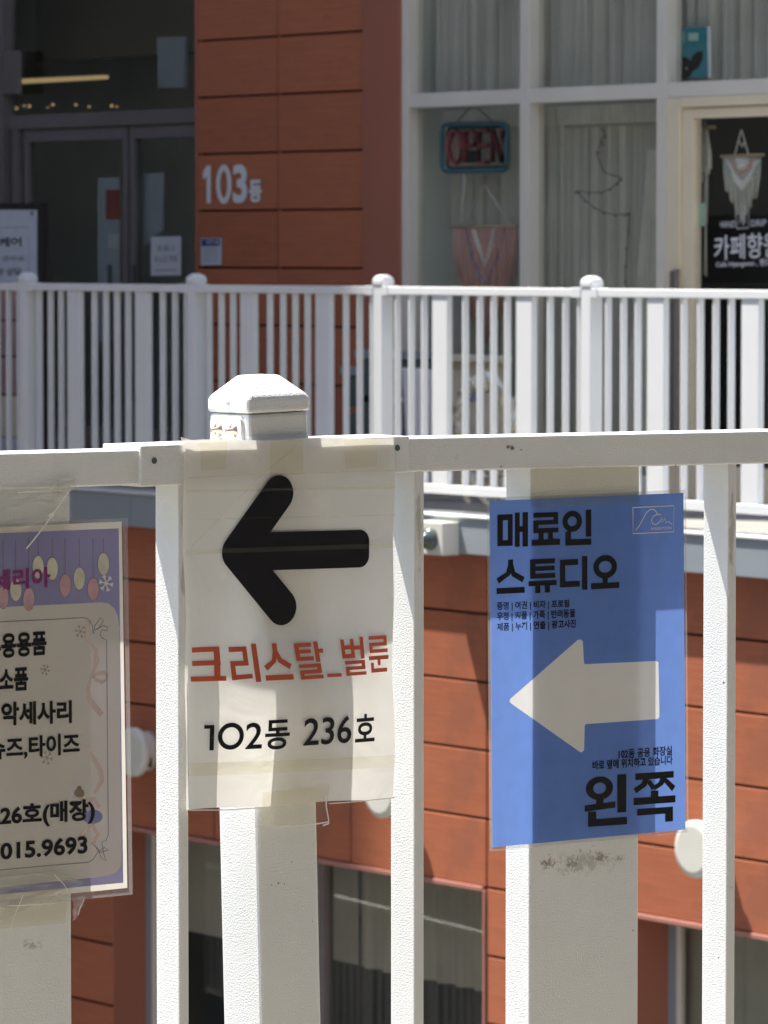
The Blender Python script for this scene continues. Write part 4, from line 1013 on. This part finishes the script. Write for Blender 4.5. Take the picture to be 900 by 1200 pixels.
# teal book in the upper right pane
v0 = PV + .035
r_, pp = panel_thing('book', 'teal picture book with a black bat-eared animal standing on the transom', 'book', [(790, 33.5), (829, 31), (830, 91), (790.5, 93.5)], v0, .012, M['teal'])
pp.quad('page_edge', M['snow'], [(829, 31.2), (833, 31), (834, 91), (830, 91.4)], .0005)
pp.ellipses('animal_print', M['ink'], [(802, 80, 10.5, 13), (797, 71, 6, 6)], .001)
pp.poly('animal_print', M['ink'], [(809, 78), (811, 66), (818, 60), (824, 60), (823.5, 70), (818, 80), (811, 84)], .0012)
pp.quad('label', M['mint'], [(807, 39), (818.5, 38.5), (818.5, 47.5), (807, 48)], .001)
pp.ellipses('eye', M['mint'], [(796.5, 76, 1.0, 1.2), (805, 80, 1.0, 1.2)], .0014)
pp.lines('vertical_title', M['stone'], [[(798.5, 40), (798.5, 56)], [(801, 38), (801.5, 50)]], .004, .001)

# door lettering
dp = OnB(FF, UV + .033, 0, 0, door)
LW = M['letter_white']
dp.text('door_lettering', LW, '카페향원', [(837, 276.5), (912, 271), (912, 301), (837, 305.5)], .0008, .012)
dp.text('door_lettering', LW, 'HAND', [(844.5, 259.5), (861.5, 258.8), (861.5, 266.3), (844.5, 267)], .0008, .005)
dp.text('door_lettering', LW, 'DRIP', [(880.5, 258), (898, 257.2), (898, 264.6), (880.5, 265.4)], .0008, .005)
dp.text('door_lettering', LW, 'Cafe Hyangwon , 핸드드립', [(839, 306.5), (916, 302), (916, 312.5), (839, 314.5)], .0008, .018)
dp.lines('cup_drawing', LW, [[(863.5, 268), (862.5, 249), (870, 240.5), (877, 248.5), (877.5, 267), (863.5, 268)], [(867, 262), (868, 252), (870, 247), (872, 253), (872, 262)]], .0035, .0008)
# macrame wall hangings inside the door
ww = []
for i in range(20):
    s_ = i / 19; x = 848 + s_ * 43; half = abs(s_ - .5) * 2
    yb = 222 + 42 * (1 - half) ** .9 + random.uniform(-5, 5); x2 = x + (869.5 - x) * .16
    ww.append([(x, 185), (x + (x2 - x) * .2, 185 + (yb - 185) * .45), (x2 + random.uniform(-1, 1), yb)])
kn = []
for d_ in range(5): kn.append([(851 + d_ * 1.6, 187 + d_), (860, 203 + d_ * 1.8), (869.5, 214 + d_ * 2), (880, 202 + d_ * 1.8), (889 - d_ * 1.6, 187 + d_)])
top_ = [[(863 + d_, 185), (864 + d_, 192), (866 + d_ * .6, 198)] for d_ in range(0, 13, 2)]
pnk = [[(852 + d_, 186), (859 + d_ * .7, 197), (869, 206 - d_), (879 - d_ * .7, 197), (886 - d_, 186)] for d_ in (2, 3.5)]
macrame('macrame', 'white macrame with a pink arc hanging inside the glass door', UV + .10, 869, 182,
        [(845, 183.5), (895, 181.5)], [[(861, 182), (868, 155), (869, 152), (877, 181)], [(866, 165), (870, 172), (873, 165)]],
        [('cords', 'thread', ww, .0026), ('knotwork', 'thread', kn, .0042), ('knotwork', 'thread', top_, .004), ('pink_arc', 'thread_pink', pnk, .005)], 1)
ww2 = [[(824 + i * .9 - 4, 150), (822 + i * 2.2 - 8, 176 + (i % 3) * 3), (821 + i * 2.2 - 7, 196 + (i * 7 % 5) * 2)] for i in range(9)]
ww3 = [[(826, 195), (825.5, 230), (826.5, 270), (825.5, 322)], [(827.5, 195), (827, 240), (827.6, 324)], [(824, 195), (822.5, 214)], [(829, 195), (828, 262)]]
macrame('macrame', 'long narrow white macrame plant hanger inside the door', UV + .14, 826, 150,
        [(821, 149.5), (838, 149)], [[(825, 150), (827, 142)]], [('cords', 'thread', ww2, .009), ('cords', 'thread', ww3, .0035)], 1)
panel_thing('card', 'pale mint card behind the door glass', 'card', [(810.5, 239), (826.5, 238), (826.5, 264.5), (810.5, 265)], UV + .046, .002, M['mint'])
r_, pp = panel_thing('card', 'narrow white opening-hours card low on the door glass', 'card', [(808.5, 272), (818, 271.5), (818, 304), (808.5, 304.5)], UV + .046, .002, M['snow'])
pp.lines('text_line', M['ink'], [[(813, 275), (813, 281)], [(813, 284), (813, 290)], [(813, 293), (813, 300)]], .009, .001)
c = pl(FF, 814.5, 181, UV + .5)
r_ = root('pendant_lamp', 'small glowing amber lamp inside the door', 'lamp', FF, c[0], UV + .5, c[1])
cyl('bulb', M['warm'], r_, (0, 0, 0), 'z', .011, .04, 12, [(-.018, .004), (-.008, .011), (.008, .011), (.022, .004)])

# things standing on the walkway behind the railing
def standing(name, label, cat, x0, x1, ytop, v0, d, mt, bh=None):
    a0, a1 = U(FF, x0, v0), U(FF, x1, v0); zt_ = Z(FF, (x0 + x1) / 2, ytop, v0)
    return root(name, label, cat, FF, a0, v0, FZ), a1 - a0, zt_ - FZ
for (x0, x1, y, lab) in ((401, 417, 430, 'low dark slate planter box by the railing post'), (418, 484, 411, 'taller dark slate planter box against the pilaster')):
    r_, w_, h_ = standing('planter', lab, 'planter', x0, x1, y, .95, .25, None)
    box('rim', M['fascia'], r_, -.008, w_ + .008, -.008, .208, h_ - .035, h_, .003)
    for k in range(3): box('box_side', M['planter'], r_, 0, w_, 0, .2, h_ * k / 3 - (.0 if k else 0) + .002, (h_ - .035) * (k + 1) / 3 - .004, .004)
r_, w_, h_ = standing('menu_board', 'white A-frame menu board with green and red marks', 'sign board', 479, 500, 431, .62, .05, None)
bd_ = box('board', M['snow'], r_, 0, w_, 0, .02, .02, h_, .003); bd_.rotation_euler = (math.radians(4), 0, 0)
box('board', M['snow'], r_, 0, w_, .10, .12, .02, h_ - .01, .003)
mp = Plane(FF, .62, U(FF, 479, .62), FZ, r_)
mp.ellipses('mark', M['red_print'], [(497, 447, 4, 10)], .004); mp.poly('mark', M['planter'], [(480.5, 450), (485, 459), (480.5, 459)], .005); mp.poly('mark', M['planter'], [(480.5, 480), (485, 488), (480.5, 488)], .005)
r_, w_, h_ = standing('cream_board', 'cream painted wooden board propped under the window', 'board', 522, 592, 416, 1.05, .05, None)
box('board', M['stone'], r_, 0, w_, 0, .025, 0, h_, .004); box('ledge', M['stone'], r_, -.01, w_ + .01, -.03, .03, h_ - .03, h_ - .001, .003)
mp = Plane(FF, 1.05, U(FF, 522, 1.05), FZ, r_); mp.quad('picture', M['fascia'], [(544, 443), (566, 444), (566, 470), (544, 470)], .003); mp.quad('slot', M['black'], [(544, 443), (566, 444), (566, 446.5), (544, 445.5)], .004)
# wicker wreath in front
v0 = .80; c = pl(FF, 570, 500, v0)
r_ = root('wreath', 'round cream wicker wreath leaning on the cream board', 'wreath', FF, c[0], v0, c[1])
parts = []
for k in range(7):
    ph = random.uniform(0, 6.28); pts = []
    for i in range(33):
        an = 2 * math.pi * i / 32; R = .185 + .016 * math.sin(3 * an + ph) ; pts.append((R * math.cos(an), .02 * math.cos(5 * an + ph), (R + .02) * math.sin(an) * 1.02))
    parts.append(tubevf(pts, .012, 6))
link('twigs', mesh('twigs', *merge(parts), smooth=True), M['thread'], r_)
parts = []
for k in range(16):
    an = 2 * math.pi * k / 16 + .1; R = .19
    parts.append(tubevf([(R * .85 * math.cos(an), -.03, R * .85 * math.sin(an)), (R * 1.12 * math.cos(an + .3), -.02, R * 1.12 * math.sin(an + .3)), (R * 1.25 * math.cos(an + .5), .0, R * 1.25 * math.sin(an + .5))], .018, 6, .003))
link('dried_leaf', mesh('dried_leaf', *merge(parts), smooth=True), M['stone'], r_)
v0 = .7; c = pl(FF, 560, 585, v0)
r_ = root('wicker_stand', 'curved cream cane plant stand at the foot of the cream board', 'stand', FF, c[0], v0, FZ)
tubes('cane', M['stone'], r_, (c[0], FZ), v0, [[(544, 560), (545, 580), (550, 592), (560, 597), (570, 593)], [(552, 560), (560, 578), (572, 592), (588, 600)], [(592, 560), (590, 585), (580, 600)]], .013, 8)

# ------------------------------------------------------------------ wall fittings on the lower wall
def vent(px, py, label):
    proud = .095
    v0 = WV - proud; c = pl(FF, px, py, v0)
    r_ = root('wall_vent', label, 'vent', FF, c[0], v0, c[1], 'round enamel vent caps on the terracotta wall')
    cyl('vent_cap', M['vent'], r_, (0, 0, 0), 'y', .1, .03, 40, [(-.004, .085), (0, .102), (.006, .108), (.030, .108), (.034, .104)])
    cyl('vent_collar', M['vent'], r_, (0, .036, 0), 'y', .07, .05, 32, [(0, .085), (.012, .088), (.060, .088)])
    box('louvre_slot', M['black'], r_, .03, .098, .035, .046, -.06, -.02)
    return r_
vent(811.5, 995.5, 'round cream vent cap on the sunlit wall beside the blue sign')
vent(444, 928, 'round cream vent cap half hidden behind the arrow sign')
vent(153, 881.5, 'round cream vent cap in shade beside the lilac notice')
v0 = FV - .085; c = pl(FF, 507, 630, v0)
r_ = root('floodlight', 'square white outdoor light box with conical lens on the grey walkway edge', 'light fixture', FF, c[0], v0, c[1])
u0 = U(FF, 487, v0) - c[0]; u1 = U(FF, 519, v0) - c[0]; zt_ = Z(FF, 507, 611.5, v0) - c[1]; zb_ = Z(FF, 507, 650.5, v0) - c[1]
box('housing', M['vent'], r_, u0, u1, 0, .084, zb_, zt_, .005)
cyl('lens', M['bulb'], r_, (U(FF, 505, v0) - c[0], -.075, Z(FF, 505, 631, v0) - c[1]), 'y', .03, .07, 24, [(0, .010), (.012, .017), (.040, .022), (.046, .040), (.070, .046), (.076, .046)])
v0 = WV; 
# ------------------------------------------------------------------ surroundings outside the picture that shade and are mirrored
C0 = FF.o + FF.x * fu(427)
def neighbour(name, label, cx, cy, w_, d_, h_, rz, mt, rows_=6, cols=5):
    o_ = bpy.data.objects.new(name, None); COL.objects.link(o_); o_.location = (cx, cy, GZ); o_.rotation_euler = (0, 0, rz); o_['label'] = label; o_['category'] = 'building'
    link('wall', boxmesh(0, w_, 0, d_, 0, h_, 0, 'wall'), mt, o_)
    me = boxmesh(0, w_ / cols * .6, 0, .05, 0, 1.5, 0, 'window')
    for r__ in range(rows_):
        for k in range(cols): link('window', me, M['black'], o_, (w_ / cols * (k + .2), -.03, 1 + r__ * h_ / rows_))
    return o_
corner = C0 + 6.2 * Vector((-1.0, .5, 0))
wb = neighbour('side_building', 'grey office block beside the walkway, left of the shops', 0, 0, 12, 5, 24, FF.rz, M['concrete'])
# right front corner at `corner`: block runs left and back
wb.location = (corner.x - 12 * FF.x.x, corner.y - 12 * FF.x.y, GZ)
opp = neighbour('opposite_building', 'pale rendered block across the courtyard facing the shops', 0, 0, 24, 6, 13.5, FF.rz + math.pi, M['pale_render'], 5, 9)
p_ = FF.o + FF.x * 5.0 + FF.y * -7.6; opp.location = (p_.x, p_.y, GZ)
nb = neighbour('near_building', 'pale rendered block behind the near walkway', 0, 0, 26, 5, 16, NF.rz + math.pi, M['pale_render'], 5, 9)
p_ = NF.o + NF.x * 13 + NF.y * -6.2; nb.location = (p_.x, p_.y, GZ)
slab('near_sky_blocker', M['concrete'], -11, 11, -6.2, -.75, 2.75, 2.95, NF)  # unseen slab added overhead to keep sky light off the near railing and signs
# lower terrace railing mirrored in the dark panes
tr = root('terrace_railing', 'white railing of the lower terrace left of the shops', 'railing', FF, 0, 0, 0)
pm = FF.o + FF.x * -9.6 + FF.y * -5.3; tr.location = (pm.x, pm.y, GZ + .15 - FZ); tr.rotation_euler = (0, 0, FF.rz + math.radians(8))
railing_bays(tr, [0, Lb, Lb * 2, Lb * 3])
